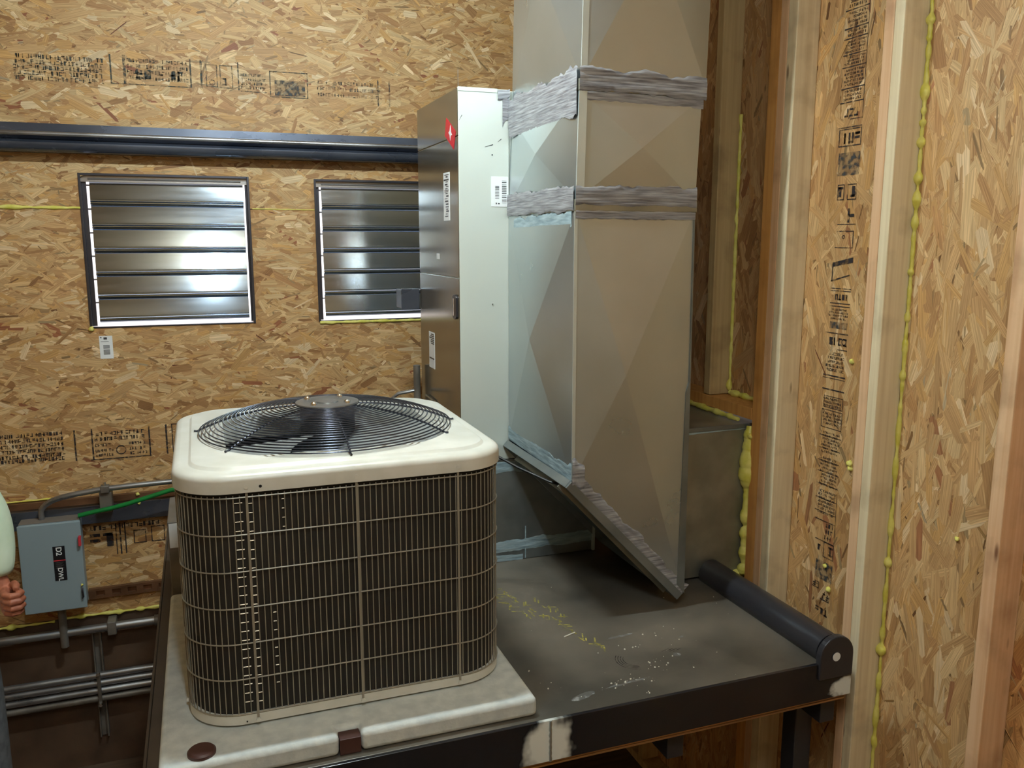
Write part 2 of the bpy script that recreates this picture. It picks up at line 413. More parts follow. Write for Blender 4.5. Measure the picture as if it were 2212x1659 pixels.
def stud(x0, x1, y0, y1, z0, z1, mat, label=None):
    o = box('wall_stud', mat, wall_right, x0, x1, y0, y1, z0, z1, bevel=0.003)
    if label: o['label'] = label
    return o
zb, zt = FLOOR+.038, CEIL-.038
stud(XI, XR-.002, 1.373, 1.411, zb, zt, 'pine_pink')
stud(XI, XR-.002, 1.786, 1.8195, zb, zt, 'pine_pale')
stud(XI, XR-.002, 1.8205, 1.854, zb, zt, 'pine_pink', 'pinkish pine stud nailed behind the pale one')
stud(XI, XR-.002, 2.205, 2.2465, zb, zt, 'pine_pale')
stud(XI, XR-.002, 2.2475, 2.284, zb, zt, 'pine_pink', 'pinkish pine stud')
stud(XI+.002, XR-.002, 2.285, 2.334, zb, zt, 'pine_orange', 'orange toned stud beside the duct opening')
stud(XI, XR-.002, 2.588, 2.626, -0.558, zt, 'pine_tan', 'short cripple stud standing on the header above the duct')
stud(XI, XR-.002, 2.995, 3.033, zb, zt, 'pine_tan')
stud(XI, XR-.002, 3.40, 3.438, zb, zt, 'pine_tan')
stud(XI, XR-.002, 0.965, 1.003, zb, zt, 'pine_pink')
stud(XI, XR-.002, 0.56, 0.598, zb, zt, 'pine_pale')
box('header', 'pine_orange', wall_right, XI, XR-.002, 2.336, 2.993, -0.600, -0.560, bevel=.002)['label'] = 'horizontal pine header over the duct opening'
box('top_plate', 'pine_tan', wall_right, XI, XR-.002, 0.35, 3.84, zt+.001, CEIL-.001, bevel=.002)
box('bottom_plate', 'pine_tan', wall_right, XI, XR-.002, 0.35, 3.84, FLOOR+.001, zb-.001, bevel=.002)

# a nail-joint crack line and knots come from the lumber material; foam beads follow
def foam(name, parent, pts, r0, blobs, seed=1, n=9, step=0.005, lump=0.35):
    """an irregular bead of squeezed foam with swellings; blobs: list of (fraction, radius, half length in m)"""
    rnd = random.Random(seed)
    pts = [Vector(p) for p in pts]; segs = [(pts[i+1]-pts[i]).length for i in range(len(pts)-1)]; tot = sum(segs)
    def at(d):
        for i, s in enumerate(segs):
            if d <= s or i == len(segs)-1: return pts[i].lerp(pts[i+1], min(d/s, 1))
            d -= s
    m = max(4, int(tot/step)); P = []; Rr = []
    for i in range(m+1):
        d = tot*i/m; p = at(d)
        r = r0*(1+lump*noise.noise(Vector((d*38, seed*3.1, 0)))*1.6)
        for f, br, hl in blobs:
            q = (d-f*tot)/hl
            if abs(q) < 1: r = max(r, br*math.sqrt(1-q*q)*(1+.12*noise.noise(Vector((d*90,seed,3)))))
        j = Vector((noise.noise(Vector((d*30,seed,1))), noise.noise(Vector((d*30,seed,2))), noise.noise(Vector((d*30,seed,4)))))*r0*0.35
        P.append(p+j); Rr.append(max(r, r0*0.35))
    o = MB().tube(P, Rr, n).build(name, 'foam_yellow', parent, smooth=True, ang=80)
    return o
# bead up the double stud: swellings read off the photograph, as heights
def zfrac(z, a, b): return (z-a)/(b-a)
za, zc = FLOOR+.05, CEIL-.05
bl = [(0.548,.012,.018),(0.505,.008,.012),(0.47,.007,.03),(0.405,.007,.03),(0.372,.013,.028),(0.325,.007,.012),(0.295,.009,.013),(0.245,.012,.016),
      (0.155,.012,.022),(0.10,.011,.03),(0.04,.010,.024),(0.0,.006,.02),(-.09,.009,.012),(-.14,.006,.03),(-.21,.008,.02),(-.29,.008,.03),(-.37,.009,.02),
      (-.52,.007,.06),(-.63,.008,.05),(-.80,.009,.04),(-.905,.012,.02),(-1.0,.007,.05),(-1.12,.008,.03),(-1.17,.015,.022),(-1.27,.008,.04),(-1.38,.009,.05),(-1.46,.009,.03)]
foam('foam_bead', wall_right, [(XR-.003,1.780,za),(XR-.003,1.780,zc)], .0048, [(zfrac(z,za,zc), r*1.15, h*.8) for z,r,h in bl], 5)['label'] = 'beaded line of yellow foam along the double stud'
foam('foam_bead', wall_right, [(XR-.004,2.582,-.545),(XR-.004,2.582,.42)], .0058, [(.02,.012,.02),(.5,.007,.1)], 6)
foam('foam_bead', wall_right, [(XR-.006,2.575,-.550),(XR-.008,2.345,-.552)], .0075, [(.15,.014,.03),(.4,.012,.03),(.75,.013,.03),(.97,.013,.02)], 7)
foam('foam_bead', wall_right, [(XI-.004,2.74,-.606),(XI-.004,2.40,-.610)], .0075, [(.1,.010,.02),(.35,.012,.03),(.62,.012,.025),(.85,.011,.02)], 8)
foam('foam_bead', wall_right, [(XI+.012,2.352,-.625),(XI+.010,2.352,-1.15)], .013,
     [(.07,.022,.035),(.15,.024,.04),(.24,.031,.055),(.32,.033,.05),(.60,.020,.035),(.72,.018,.03),(.85,.019,.03),(.97,.02,.03)], 9)['label'] = 'thick bulging yellow foam between the small duct and the stud'
foam('foam_bead', wall_right, [(XI+.00,2.355,-1.165),(XI-.01,2.45,-1.165)], .016, [(.2,.028,.04),(.8,.022,.04)], 10)
def blob(parent, loc, r, seed):
    bm = bmesh.new(); bmesh.ops.create_icosphere(bm, subdivisions=2, radius=r)
    for v in bm.verts: v.co *= 1+.5*noise.noise(v.co*(1.1/r)+Vector((seed,0,0)))
    me = bpy.data.meshes.new('foam_blob'); bm.to_mesh(me); bm.free(); me.materials.append(M['foam_yellow'])
    for p in me.polygons: p.use_smooth = True
    o = bpy.data.objects.new('foam_blob', me); C.objects.link(o); o.parent = parent; o.location = loc
for i,(y,z,r) in enumerate(((1.975,-.357,.008),(1.955,-.66,.010),(1.953,-.675,.009),(2.03,-1.01,.007),(2.01,-1.08,.009),(1.92,-1.27,.008),(1.46,-1.17,.006),(1.435,-1.20,.009),(1.43,-1.215,.008),(1.56,-.76,.006))):
    blob(wall_right, (XR-.004,y,z), r, i)
for i,(x,z,r) in enumerate(((1.716,-.815,.006),)):
    blob(wall_right, (XI,2.335,-.655), .009, i)
# back wall foam lines
foam('foam_bead', wall_back, [(-1.4,YB-.003,.121),(-.43,YB-.003,.119)], .005, [(.6,.012,.06),(.75,.010,.05),(.9,.008,.04)], 21).scale = (1,1,1)
foam('foam_bead', wall_back, [(.23,YB-.001,.123),(.49,YB-.001,.121)], .0022, [], 22)
foam('foam_bead', wall_back, [(.495,YB-.004,-.372),(.97,YB-.004,-.374)], .0055, [(.1,.008,.03),(.4,.007,.05),(.6,.008,.04)], 23)
foam('foam_bead', wall_back, [(-1.4,YB-.006,-1.069),(-.60,YB-.006,-1.066)], .004, [], 24)
foam('foam_bead', wall_back, [(-.62,YB-.008,-1.596),(-.20,YB-.008,-1.600)], .006, [(.15,.012,.02),(.4,.009,.02),(.5,.012,.015),(.7,.011,.02),(.85,.009,.03)], 25)
foam('foam_bead', wall_back, [(-1.2,YB-.008,-1.605),(-.66,YB-.008,-1.604)], .005, [(.7,.014,.02)], 26)
blob(wall_back, (-.30,YB-.026,-1.075), .008, 3); blob(wall_back, (-.295,YB-.052,-1.108), .006, 4); blob(wall_back,(-.427,YB-.006,-.366),.010,5)

# ---------------------------------------------------------------- louvred shutters in the far wall
def shutter(name, x0, x1, z0, z1, label):
    t = tag(root(name), label, 'window', kind='structure')
    fr = MB()
    yf = YB-.004
    for (a,b,c,d) in ((x0-.003,x0+.006,z0-.003,z1+.003),(x1-.006,x1+.003,z0-.003,z1+.003),(x0+.006,x1-.006,z1-.006,z1+.003),(x0+.006,x1-.006,z0-.003,z0+.003)):
        fr.box(a,b,yf,YB+.004,c,d)
    fr.build('flange', 'shutter_dark', t, bevel=.001)
    ch = MB()
    for (a,b) in ((x0,x0+.004),(x1-.004,x1)): ch.box(a,b,YB+.004,YB+.085,z0,z1)
    ch.box(x0+.004,x1-.004,YB+.004,YB+.085,z1-.004,z1); ch.box(x0+.004,x1-.004,YB+.004,YB+.085,z0,z0+.002)
    ch.build('channel', 'shutter_frame', t)
    hd_ = MB(); hd_.box(x0+.004,x1-.004,YB+.018,YB+.034,z1-.030,z1-.004)
    hd_.tube([(x0+.03,YB+.018,z1-.018),(x1-.03,YB+.018,z1-.018)], .004, 8)
    hd_.build('head_rail', 'shutter_frame', t)
    n = 6; zt_ = z1-.030; p = (zt_-(z0+.016))/n
    # side stops, ending above the floor of the opening so light leaks in low down
    for (a,b) in ((x0+.004,x0+.022),(x1-.014,x1-.004)):
        box('side_stop', 'shutter_dark', t, a,b,YB+.030,YB+.040,z0+.004,z1-.004, bevel=.001)
    bx0, bx1 = x0+.032, x1-.021
    prof = [(.020,.003),(.008,-p*.72),(.011,-p*.735),(.011,-p*.77),(.003,-p*.785),(.0005,-p*.805),(.003,-p*.825),(.009,-p*.84),(.009,-p*.875),(.003,-p*.89),(.0005,-p*.912),(.003,-p*.935),(.010,-p*.955),(.013,-p*.985)]
    back = [(y+.0014,z) for y,z in reversed(prof)]
    b0 = MB().prism([(YB+.024+y, z) for y,z in prof+back], 'X', bx0, bx1).build('blade', 'shutter_aluminium', t, smooth=True, ang=25)
    b0.location.z = zt_
    for k in range(1, n): dupe(b0, t, (0,0,zt_-k*p))
    for k in range(n):
        z = zt_-k*p-.012
        MB().tube([(bx0-.014,YB+.050,z),(bx0+.002,YB+.050,z)], .004, 6).build('pivot', 'shutter_frame', t)
    return t
shutter('window_1', *W1, 'left aluminium louvre shutter, complete, with daylight leaking round its blades')
shutter('window_2', *W2, 'second aluminium louvre shutter, partly hidden behind the tall cabinet')

# ---------------------------------------------------------------- unseen shell
def plain(name, mat, *b):
    return tag(MB().box(*b).build(name, mat), kind='structure')
plain('floor', 'floor_boards', -2.52, 1.9, -1.5, 3.87, FLOOR-.03, FLOOR)['label'] = 'dark floor of the equipment room'
ceil = plain('ceiling', 'osb_far', -2.52, 1.9, -1.5, 3.87, CEIL, CEIL+.03); ceil['label'] = 'strand board ceiling'
plain('wall_left', 'osb_far', -2.52, -2.50, -1.5, 3.87, FLOOR, CEIL)['label'] = 'left wall of strand board'
plain('wall_front', 'osb_far', -2.52, 1.9, -1.52, -1.50, FLOOR, CEIL)['label'] = 'strand board wall behind the viewer'
MB().box(XR,XR+.012,-1.5,.35,FLOOR,CEIL).build('osb_panel','osb_far',wall_right)
# outer cladding is unseen, added to stop daylight except at shutters and duct hole
light_block(wall_right, 'X', XR+.02, -1.5, 3.87, FLOOR, CEIL, (DUCTHOLE,), .04)

# ---------------------------------------------------------------- steel rails on the far wall
prof = [(3.846,.328),(3.77,.328),(3.752,.345),(3.752,.360),(3.768,.372),(3.752,.376),(3.738,.383),(3.736,.392),(3.745,.399),(3.768,.403),(3.768,.432),(3.846,.432)]
rl = MB().prism(prof, 'X', -2.2, 1.75).build('wall_rail', 'steel_rail', smooth=True, ang=50)
MB().tube([(-2.2,3.741,.391),(1.75,3.741,.391)], .0085, 14).build('ridge', 'conduit_zinc', rl, smooth=True)['label'] = 'shiny rounded ridge'  # lighter zinc on this tube puts the ridge's highlight into the colour
tag(rl, 'blue grey steel rub rail with a shiny rounded ridge above the shutters', 'rail')
lr = root('lower_rail'); tag(lr, 'blue grey steel beam low on the far wall behind the grey switch box', 'rail')
box('web', 'steel_rail', lr, -2.2, 1.0, 3.80, 3.806, -1.178, -1.102, bevel=.001)
box('top_flange', 'steel_rail_dirty', lr, -2.2, 1.0, 3.806, 3.846, -1.108, -1.102, bevel=0)
box('bottom_flange', 'steel_rail', lr, -2.2, 1.0, 3.806, 3.846, -1.178, -1.172, bevel=0)
box('shadow_strip', 'strut_brown', lr, -2.2, 1.0, 3.826, 3.848, -1.101, -1.072, bevel=.001)  # added brown strip paints the shadow line above the beam
# slotted strut below it
st = root('slotted_strut'); tag(st, 'brown slotted strut running along the low wall right of the switch box', 'strut')
mb = MB(); mb.box(-.52,.3,3.825,3.846,-1.486,-1.476); mb.box(-.52,.3,3.825,3.846,-1.520,-1.510); mb.box(-.52,.3,3.840,3.846,-1.510,-1.486)
x = -.52
while x < .3: mb.box(x, x+.028, 3.825, 3.829, -1.510, -1.486); x += .062
mb.build('strut_channel', 'strut_brown', st)
for x in (-.22,):
    MB().tube([(x,3.829,-1.498),(x,3.815,-1.498)], .008, 6).build('bolt', 'strut_zinc', st)

# ---------------------------------------------------------------- switch box, conduit, cables, pipes
sb = root('switch_box', (-.63,3.79,-1.3)); tag(sb, 'grey metal electrical switch box with black label on the far wall', 'switch box')
bx0,bx1,bz0,bz1,yf_ = -.742,-.514,-1.508,-1.131,3.715
box('enclosure', 'box_grey', sb, bx0+.004,bx1-.004,yf_+.012,3.799,bz0+.003,bz1-.002, bevel=.003)
door = box('door', 'box_grey', sb, bx0,bx1,yf_,yf_+.012,bz0,bz1-.004, bevel=.003)
box('hood', 'box_top', sb, bx0+.004,bx1-.004,yf_+.012,3.798,bz1-.0019,bz1+.001, bevel=.0005)
lx0,lx1,lz0,lz1 = -.622,-.578,-1.378,-1.232
lab = box('warning_label', 'label_black', sb, lx0,lx1,yf_-.0012,yf_,lz0,lz1, bevel=0)
def text(name, s, size, mat, parent, loc, rot, ext=0.0003, bold=True):
    cu = bpy.data.curves.new(name, 'FONT'); cu.body = s; cu.size = size; cu.extrude = ext; cu.align_x = 'CENTER'; cu.align_y = 'CENTER'
    if bold: cu.offset = size*0.02
    cu.materials.append(M[mat]); tmp = bpy.data.objects.new(name, cu); C.objects.link(tmp)
    me = bpy.data.meshes.new_from_object(tmp.evaluated_get(bpy.context.evaluated_depsgraph_get())); bpy.data.objects.remove(tmp)
    o = bpy.data.objects.new(name, me); C.objects.link(o); o.parent = parent; o.location = loc; o.rotation_euler = rot
    return o
# lettering runs down the label
lt_rot = Euler((R(90),R(90),0),'XYZ')
lt_rot = (Matrix.Rotation(R(90),3,'X')@Matrix.Rotation(R(-90),3,'Z')).to_euler()
text('lettering', 'D2', .029, 'label_white', lab, (-.601,yf_-.0018,-1.253), lt_rot)
text('lettering', 'DWL', .025, 'label_white', lab, (-.601,yf_-.0018,-1.351), lt_rot)
box('red_stripe', 'label_red', lab, lx0,lx1,yf_-.0018,yf_-.0012,-1.294,-1.290, bevel=0)
mb = MB()
for k in range(7):
    z = -1.300-.004*k; mb.box(lx0+.006+.003*(k%2),lx1-.008-.004*(k%3),yf_-.0018,yf_-.0012,z-.0012,z)
mb.build('small_print', 'hub_grey', lab)
MB().tube([(bx1-.006,yf_+.01,-1.20),(bx1-.006,yf_-.012,-1.20),(bx1-.006,yf_-.014,-1.235)], .006, 8).build('lever', 'label_red', sb, smooth=True)['label'] = 'red lever handle'
mb = MB().tube([(bx1-.012,yf_-.004,-1.42),(bx1-.012,yf_-.012,-1.43),(bx1-.010,yf_-.012,-1.455),(bx1-.014,yf_-.004,-1.462)], .004, 8)
mb.build('hasp', 'shutter_dark', sb, smooth=True)
blob(sb, (bx1-.012,yf_-.006,-1.405), .005, 9)
def arc(c, a0, a1, r, u, v, n=8):
    c, u, v = Vector(c), Vector(u), Vector(v)
    return [c+u*r*math.cos(a0+(a1-a0)*i/n)+v*r*math.sin(a0+(a1-a0)*i/n) for i in range(n+1)]
cd = root('conduit'); tag(cd, 'bent silver conduit rising from the switch box and running right', 'conduit')
pts = [(-.660,3.775,-1.129),(-.660,3.772,-1.10)]+[(-.655+.0,3.765,-1.085),(-.640,3.757,-1.066),(-.612,3.752,-1.049),(-.575,3.750,-1.038),(-.52,3.748,-1.029),(-.42,3.746,-1.018),(-.30,3.745,-1.014),(-.16,3.745,-1.012),(.8,3.745,-1.012)]
MB().tube(pts, .0115, 12).build('tube_run', 'conduit_zinc', cd, smooth=True, ang=60)
cl = box('clamp', 'strut_zinc', cd, -.432,-.398,3.730,3.762,-1.034,-1.002, bevel=.004)
MB().tube([(-.415,3.740,-1.006),(-.415,3.740,-.988)], .007, 6).build('clamp_bolt', 'bolt_chrome', cd)
box('clamp_foot', 'strut_zinc', cd, -.440,-.392,3.742,3.799,-1.120,-1.034, bevel=.003)
gc = MB().tube([(-.52,3.735,-1.118),(-.46,3.73,-1.107),(-.40,3.725,-1.098),(-.33,3.715,-1.082),(-.26,3.705,-1.062),(-.16,3.70,-1.036),(.1,3.66,-1.02),(.3,3.3,-1.09)], .0095, 10).build('ground_cable', 'green_jacket', smooth=True, ang=70)
tag(gc, 'green cable leaving the top of the switch box toward the condenser', 'cable')
# vertical conduit under the box
vc = MB().tube([(-.622,3.79,-1.512),(-.622,3.79,-1.70)], .016, 12).build('drop_conduit', 'strut_zinc', smooth=True)
tag(vc, 'short vertical conduit dropping from the bottom of the switch box', 'conduit')
p1 = root('wall_pipe'); tag(p1, 'single silver pipe clamped to the dark wall below the strand board', 'pipe')
MB().tube([(-2.2,3.80,-1.648),(-.25,3.80,-1.642)], .018, 14).build('pipe_run', 'conduit_zinc', p1, smooth=True)
MB().tube([(-.27,3.80,-1.642),(-.23,3.80,-1.642)], .024, 14).build('coupling', 'strut_zinc', p1, smooth=True)
box('pipe_clamp', 'strut_zinc', p1, -.455,-.42,3.772,3.845,-1.672,-1.612, bevel=.004)
for i,(z,y) in enumerate(((-1.855,3.80),(-1.890,3.80),(-1.925,3.80),(-1.962,3.80))):
    o = MB().tube([(-2.2,y,z-.004),(.9,y,z)], .0145, 12).build('bundle_pipe', 'conduit_zinc' if i != 3 else 'strut_zinc', smooth=True)
    tag(o, ['topmost pipe of the stacked run of four near the floor','second pipe down in the stacked run of four','third pipe down in the stacked run of four','lowest and dullest pipe of the stacked run of four'][i], 'pipe', 'stacked conduit pipes low on the far wall')
us = root('upright_strut'); tag(us, 'upright zinc strut holding the stacked pipes to the dark wall', 'strut')
for dx in (0,.030): box('rail', 'strut_zinc', us, -.520+dx*1.0-.003, -.520+dx+.003, 3.822,3.847,-2.16,-1.66, bevel=.001)
box('web', 'strut_zinc', us, -.517,-.493,3.842,3.847,-2.16,-1.66, bevel=0)
box('strap', 'strut_zinc', us, -.512,-.498,3.775,3.783,-1.985,-1.835, bevel=.002)
for z in (-1.838,-1.98): MB().tube([(-.505,3.775,z),(-.505,3.764,z)], .008, 6).build('strap_bolt', 'bolt_chrome', us)

# price tag stuck under the left shutter
tg = root('shutter_tag'); tag(tg, 'small white barcode tag stapled below the left shutter', 'tag')
box('card', 'label_white', tg, -.402,-.352,3.846,3.8475,-.492,-.397, bevel=0)
mb = MB()
for k in range(12): mb.box(-.388,-.364,3.8452,3.846,-.437-.003*k-(.004 if k>4 else 0),-.4355-.003*k-(.004 if k>4 else 0))
mb.box(-.396,-.366,3.8452,3.846,-.4215,-.4200); mb.box(-.398,-.392,3.8452,3.846,-.406,-.402); mb.box(-.385,-.372,3.8452,3.846,-.412,-.403)
mb.build('barcode', 'label_ink', tg)

# ---------------------------------------------------------------- steel platform
ZP = -1.155
pf = root('platform'); tag(pf, 'black steel equipment platform carrying the condenser and ductwork', 'platform')
box('top_plate', 'steel_plate', pf, -.172,1.650,1.757,3.55,ZP-.006,ZP, bevel=.001)
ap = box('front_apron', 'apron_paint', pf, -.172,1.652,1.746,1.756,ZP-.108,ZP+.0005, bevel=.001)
# weld bead down the apron joint
MB().tube([(.7385+.002*noise.noise(Vector((i*.9,0,0))),1.745,ZP-.108*i/14) for i in range(15)], [.003+.0012*(i%2) for i in range(15)], 7).build('weld_bead', 'galvanised', pf, smooth=True)
box('left_flange', 'steel_rail_dirty', pf, -.180,-.173,1.746,3.55,ZP-.11,ZP+.006, bevel=.002)
MB().box(-.172,-.148,1.78,3.55,ZP,ZP+.003).build('edge_strip', 'steel_rail_dirty', pf)
pl = root_ = None
for k in range(3):
    z = ZP-.110-.0065*k
    box('ply_layer', 'ply_edge', pf, -.165,1.645,1.760+.0015*(k%2),2.9,z-.0060,z, bevel=.0004)
for x in (.0,.55,1.1,1.6): box('cross_member', 'steel_black', pf, x,x+.05,1.80,3.5,ZP-.22,ZP-.131, bevel=.002)
for (x,y) in ((-.17,1.82),(1.60,1.9),(-.17,3.4),(1.60,3.4)): box('leg', 'steel_black', pf, x,x+.06,y,y+.06,FLOOR,ZP-.222, bevel=.003)
# side tube with a rounded eye plate at its front end
MB().tube([(1.588,1.766,-1.130),(1.588,2.36,-1.130)], .046, 28).build('side_tube', 'steel_black', pf, smooth=True)
eye = [(1.535,-1.20),(1.647,-1.20)]+[(1.591+.056*math.cos(a),-1.134+.056*math.sin(a)) for a in [PI*i/18 for i in range(19)]]
ey = MB().prism(eye, 'Y', 1.738, 1.758).build('eye_plate', 'steel_black', pf, bevel=.003, seg=2)
MB().tube([(1.587,1.737,-1.136),(1.587,1.744,-1.136)], .0155, 20).build('eye_ring', 'steel_black', ey)
MB().tube([(1.587,1.7355,-1.136),(1.587,1.7375,-1.136)], .0125, 20).build('eye_hole', 'label_white', ey)['label'] = 'pale round hole in the eye plate'
# worn and dusty marks on the plate, all flat on it
def flat(mb, pts, z=ZP+.0008):
    o = len(mb.v); mb.v += [(x,y,z) for x,y in pts]; mb.f.append(tuple(range(o,o+len(pts))))
for k,(cx,cy,rx,ry,an) in enumerate(((1.10,2.085,.045,.006,.1),(.86,1.80+.02,.038,.012,.3),(1.00,1.84,.07,.004,.1),(1.27,2.02,.01,.004,0),(1.20,1.93,.012,.01,0))):
    mb = MB(); flat(mb, [(cx+rx*math.cos(t)*math.cos(an)-ry*math.sin(t)*math.sin(an)+.004*noise.noise(Vector((t*2,k,0))), cy+rx*math.cos(t)*math.sin(an)+ry*math.sin(t)*math.cos(an)+.006*noise.noise(Vector((t*2,k,5)))) for t in [2*PI*i/20 for i in range(20)]])
    mb.build('dust_smear', 'dust_pale', pf)
mb = MB()
for k, rr in enumerate((.055,.048,.041,.034)):
    a0 = PI*.75; a1 = PI*1.45
    pts = [(1.075+rr*math.cos(a0+(a1-a0)*i/16), 1.945+rr*math.sin(a0+(a1-a0)*i/16)) for i in range(17)]
    q = [(1.075+(rr-.0022)*math.cos(a0+(a1-a0)*i/16), 1.945+(rr-.0022)*math.sin(a0+(a1-a0)*i/16)) for i in range(17)]
    for i in range(16): flat(mb, [pts[i],pts[i+1],q[i+1],q[i]])
for k in range(4):
    flat(mb, [(1.17+.01*k,1.96-.004*k),(1.20+.01*k,1.97-.004*k),(1.20+.01*k,1.972-.004*k),(1.17+.01*k,1.962-.004*k)])
tag(mb.build('scuff_marks', 'dust_dark', pf), kind='stuff')
# yellow chalk figures
mb = MB(); rnd = random.Random(3)
rows = [((.875,2.53),(.93,2.30),7),((.84,2.50),(.90,2.30),6),((.96,2.26),(.985,2.15),4),((1.0,2.11),(1.02,2.04),3),((.97,2.40),(1.0,2.26),4)]
def chalk(mb, x, y, s, an):
    for q in range(3):
        dx, dy = rnd.uniform(-s,s), rnd.uniform(-s,s); L = s*rnd.uniform(.7,1.3); a = an+rnd.choice((0,PI/2,.6)); w = s*.16
        c, sn = math.cos(a), math.sin(a)
        flat(mb, [(x+dx-L*c-w*sn, y+dy-L*sn+w*c),(x+dx+L*c-w*sn, y+dy+L*sn+w*c),(x+dx+L*c+w*sn, y+dy+L*sn-w*c),(x+dx-L*c+w*sn, y+dy-L*sn-w*c)])
for (a,b,n) in rows:
    for i in range(n):
        t = i/(n-1); chalk(mb, a[0]+(b[0]-a[0])*t, a[1]+(b[1]-a[1])*t, .014, 1.2)
tag(mb.build('chalk_marks', 'chalk_yellow', pf), kind='stuff')
# crumbs
rnd = random.Random(5)
mb = MB()
def crumb(x, y, s):
    pts = [(x+s*math.cos(a)*rnd.uniform(.6,1.2), y+s*math.sin(a)*rnd.uniform(.6,1.2)) for a in (0,1.3,2.6,3.9,5.2)]
    mb.loft([[(p[0],p[1],ZP) for p in pts],[((p[0]+x)/2,(p[1]+y)/2,ZP+s*.8) for p in pts]], True, False, True)
for (cx,cy,sx,sy,n) in ((.99,1.845,.06,.012,26),(1.13,1.91,.03,.03,16),(1.18,2.0,.05,.04,12),(1.03,1.78,.004,.004,3),(.9,2.68,.03,.03,4),(1.1,2.0,.25,.2,22),(.80,1.9,.03,.05,5),(.78,1.99,.004,.004,2)):
    for _ in range(n): crumb(max(.735,rnd.gauss(cx,sx)), max(1.765,rnd.gauss(cy,sy)), rnd.choice((.0008,.0014,.002,.0028)))
cr = mb.build('crumbs', 'debris_pale'); tag(cr, 'pale crumbs of debris scattered over the platform plate', 'debris', kind='stuff')
sc = MB().tube([(.945,2.135,ZP+.002),(.985,2.150,ZP+.002)], .002, 6).build('stick_scrap', 'debris_pale'); tag(sc, 'thin pale scrap stick lying on the platform plate', 'scrap')

# ---------------------------------------------------------------- pad
nx0, nx1 = .236, .286
out = [(-.143,2.74),(-.143,1.775),(nx0,1.775),(nx0,1.815),(nx1,1.815),(nx1,1.775),(.716,1.775),(.716,2.74)]
pad = root('equipment_pad'); tag(pad, 'light grey textured pad under the condenser', 'pad')
MB().prism(out, 'Z', ZP+.0005, -1.1055).build('slab', 'pad_composite', pad, bevel=.012, seg=3, smooth=True, ang=60)
box('notch_liner', 'plug_brown', pad, nx0+.001,nx1-.001,1.7765,1.812,ZP+.001,-1.116, bevel=.001)['label'] = 'dark brown recess in the front edge'
MB().loft([[(-.055+r*math.cos(a),1.815+r*math.sin(a),z) for a in [2*PI*i/24 for i in range(24)]] for r,z in ((.030,-1.1055),(.030,-1.099),(.026,-1.095),(.012,-1.094))], True, False, True).build('plug', 'plug_brown', pad, smooth=True)['label'] = 'dark brown round plug'

# ---------------------------------------------------------------- condenser
AX, AY = .3025, 2.268
ac = root('condenser_unit', (AX,AY,-1.105)); tag(ac, 'square beige outdoor condenser unit with wire guard and top fan', 'air conditioner')
Zb = -1.1045
def rings(spec, n=16):
    return [[(x,y,z) for x,y in rsq(AX,AY,h,r,n)] for h,r,z in spec]
MB().loft(rings([(.372,.115,Zb),(.378,.118,Zb+.004),(.381,.12,Zb+.006),(.381,.12,Zb+.028),(.377,.117,Zb+.030),(.372,.112,Zb+.029)]), True, True, True).build('base_pan', 'ac_paint', ac, smooth=True, ang=50)
# dark coil block inside
MB().loft(rings([(.3715,.112,Zb+.026),(.3715,.112,-.552)]), True, False, False).build('coil', 'coil_fins', ac, smooth=True)
# top cover
N = 64
sqs = [(.3845,.122,-.550),(.3875,.124,-.549),(.3875,.124,-.523),(.386,.123,-.516),(.380,.119,-.510),(.370,.112,-.5070),(.3525,.098,-.5068),(.3500,.097,-.5060),(.3465,.095,-.5000),(.3440,.093,-.4990)]
rg = rings(sqs)
last = rg[-1]
def circ(r, z): 
    out = []
    for (x,y,_) in last:
        a = math.atan2(y-AY, x-AX); out.append((AX+r*math.cos(a), AY+r*math.sin(a), z))
    return out
cr_ = [circ(.3415,-.4993), circ(.336,-.4965), circ(.331,-.4975), circ(.328,-.505), circ(.328,-.575)]
# square edge to circle: keep corners flat, blend along rays
MB().loft(rg+cr_, True).build('top_cover', 'ac_paint', ac, smooth=True, ang=42)
# dark gap band and inner shroud
MB().loft(rings([(.3735,.114,-.562),(.3735,.114,-.549)]), True, False, False).build('gap_band', 'shroud_black', ac)
MB().loft([[(AX+r*math.cos(a),AY+r*math.sin(a),z) for a in [2*PI*i/64 for i in range(64)]] for r,z in ((.330,-.572),(.330,-.70),(.02,-.80))], True, False, True).build('shroud', 'shroud_black', ac, smooth=True)
# vertical guard wires following the rounded square
def perim(h, r, step):
    """points with inward normals along a rounded square"""
    P = []; s = 2*(h-r); arcl = r*PI/2; tot = 4*(s+arcl); n = int(round(tot/step))
    for i in range(n):
        d = tot*i/n; q = int(d//(s+arcl)); e = d-q*(s+arcl)
        ang = q*PI/2
        if e < s: x, y, a = -(h-r)+e, -h, -PI/2
        else:
            t = (e-s)/r; a = -PI/2+t; x, y = (h-r)+r*math.cos(a), -(h-r)+r*math.sin(a)
        ca, sa = math.cos(ang), math.sin(ang)
        P.append((AX+x*ca-y*sa, AY+x*sa+y*ca, a+ang))
    return P
gh, gr = .3795, .118
w0 = MB().tube([(0,0,-1.0785),(0,0,-.556)], .0013, 6, caps=False).build('guard_wire', 'wire_grey', ac)
first = True
for (x,y,a) in perim(gh, gr, .0137):
    if first: w0.location = (x,y,0); first = False
    else: dupe(w0, ac, (x,y,0))
ring_z = [-.5605]+[-.5605-(1.073-.5605)/6*k for k in range(1,7)]
r0 = MB().tube([(x,y,0) for x,y in rsq(AX,AY,gh+.0022,gr+.002,14)], .0017, 6, closed=True).build('guard_hoop', 'wire_grey', ac, smooth=True)
for k, z in enumerate(ring_z):
    if k == 0: r0.location = (0,0,z)
    else: dupe(r0, ac, (0,0,z))
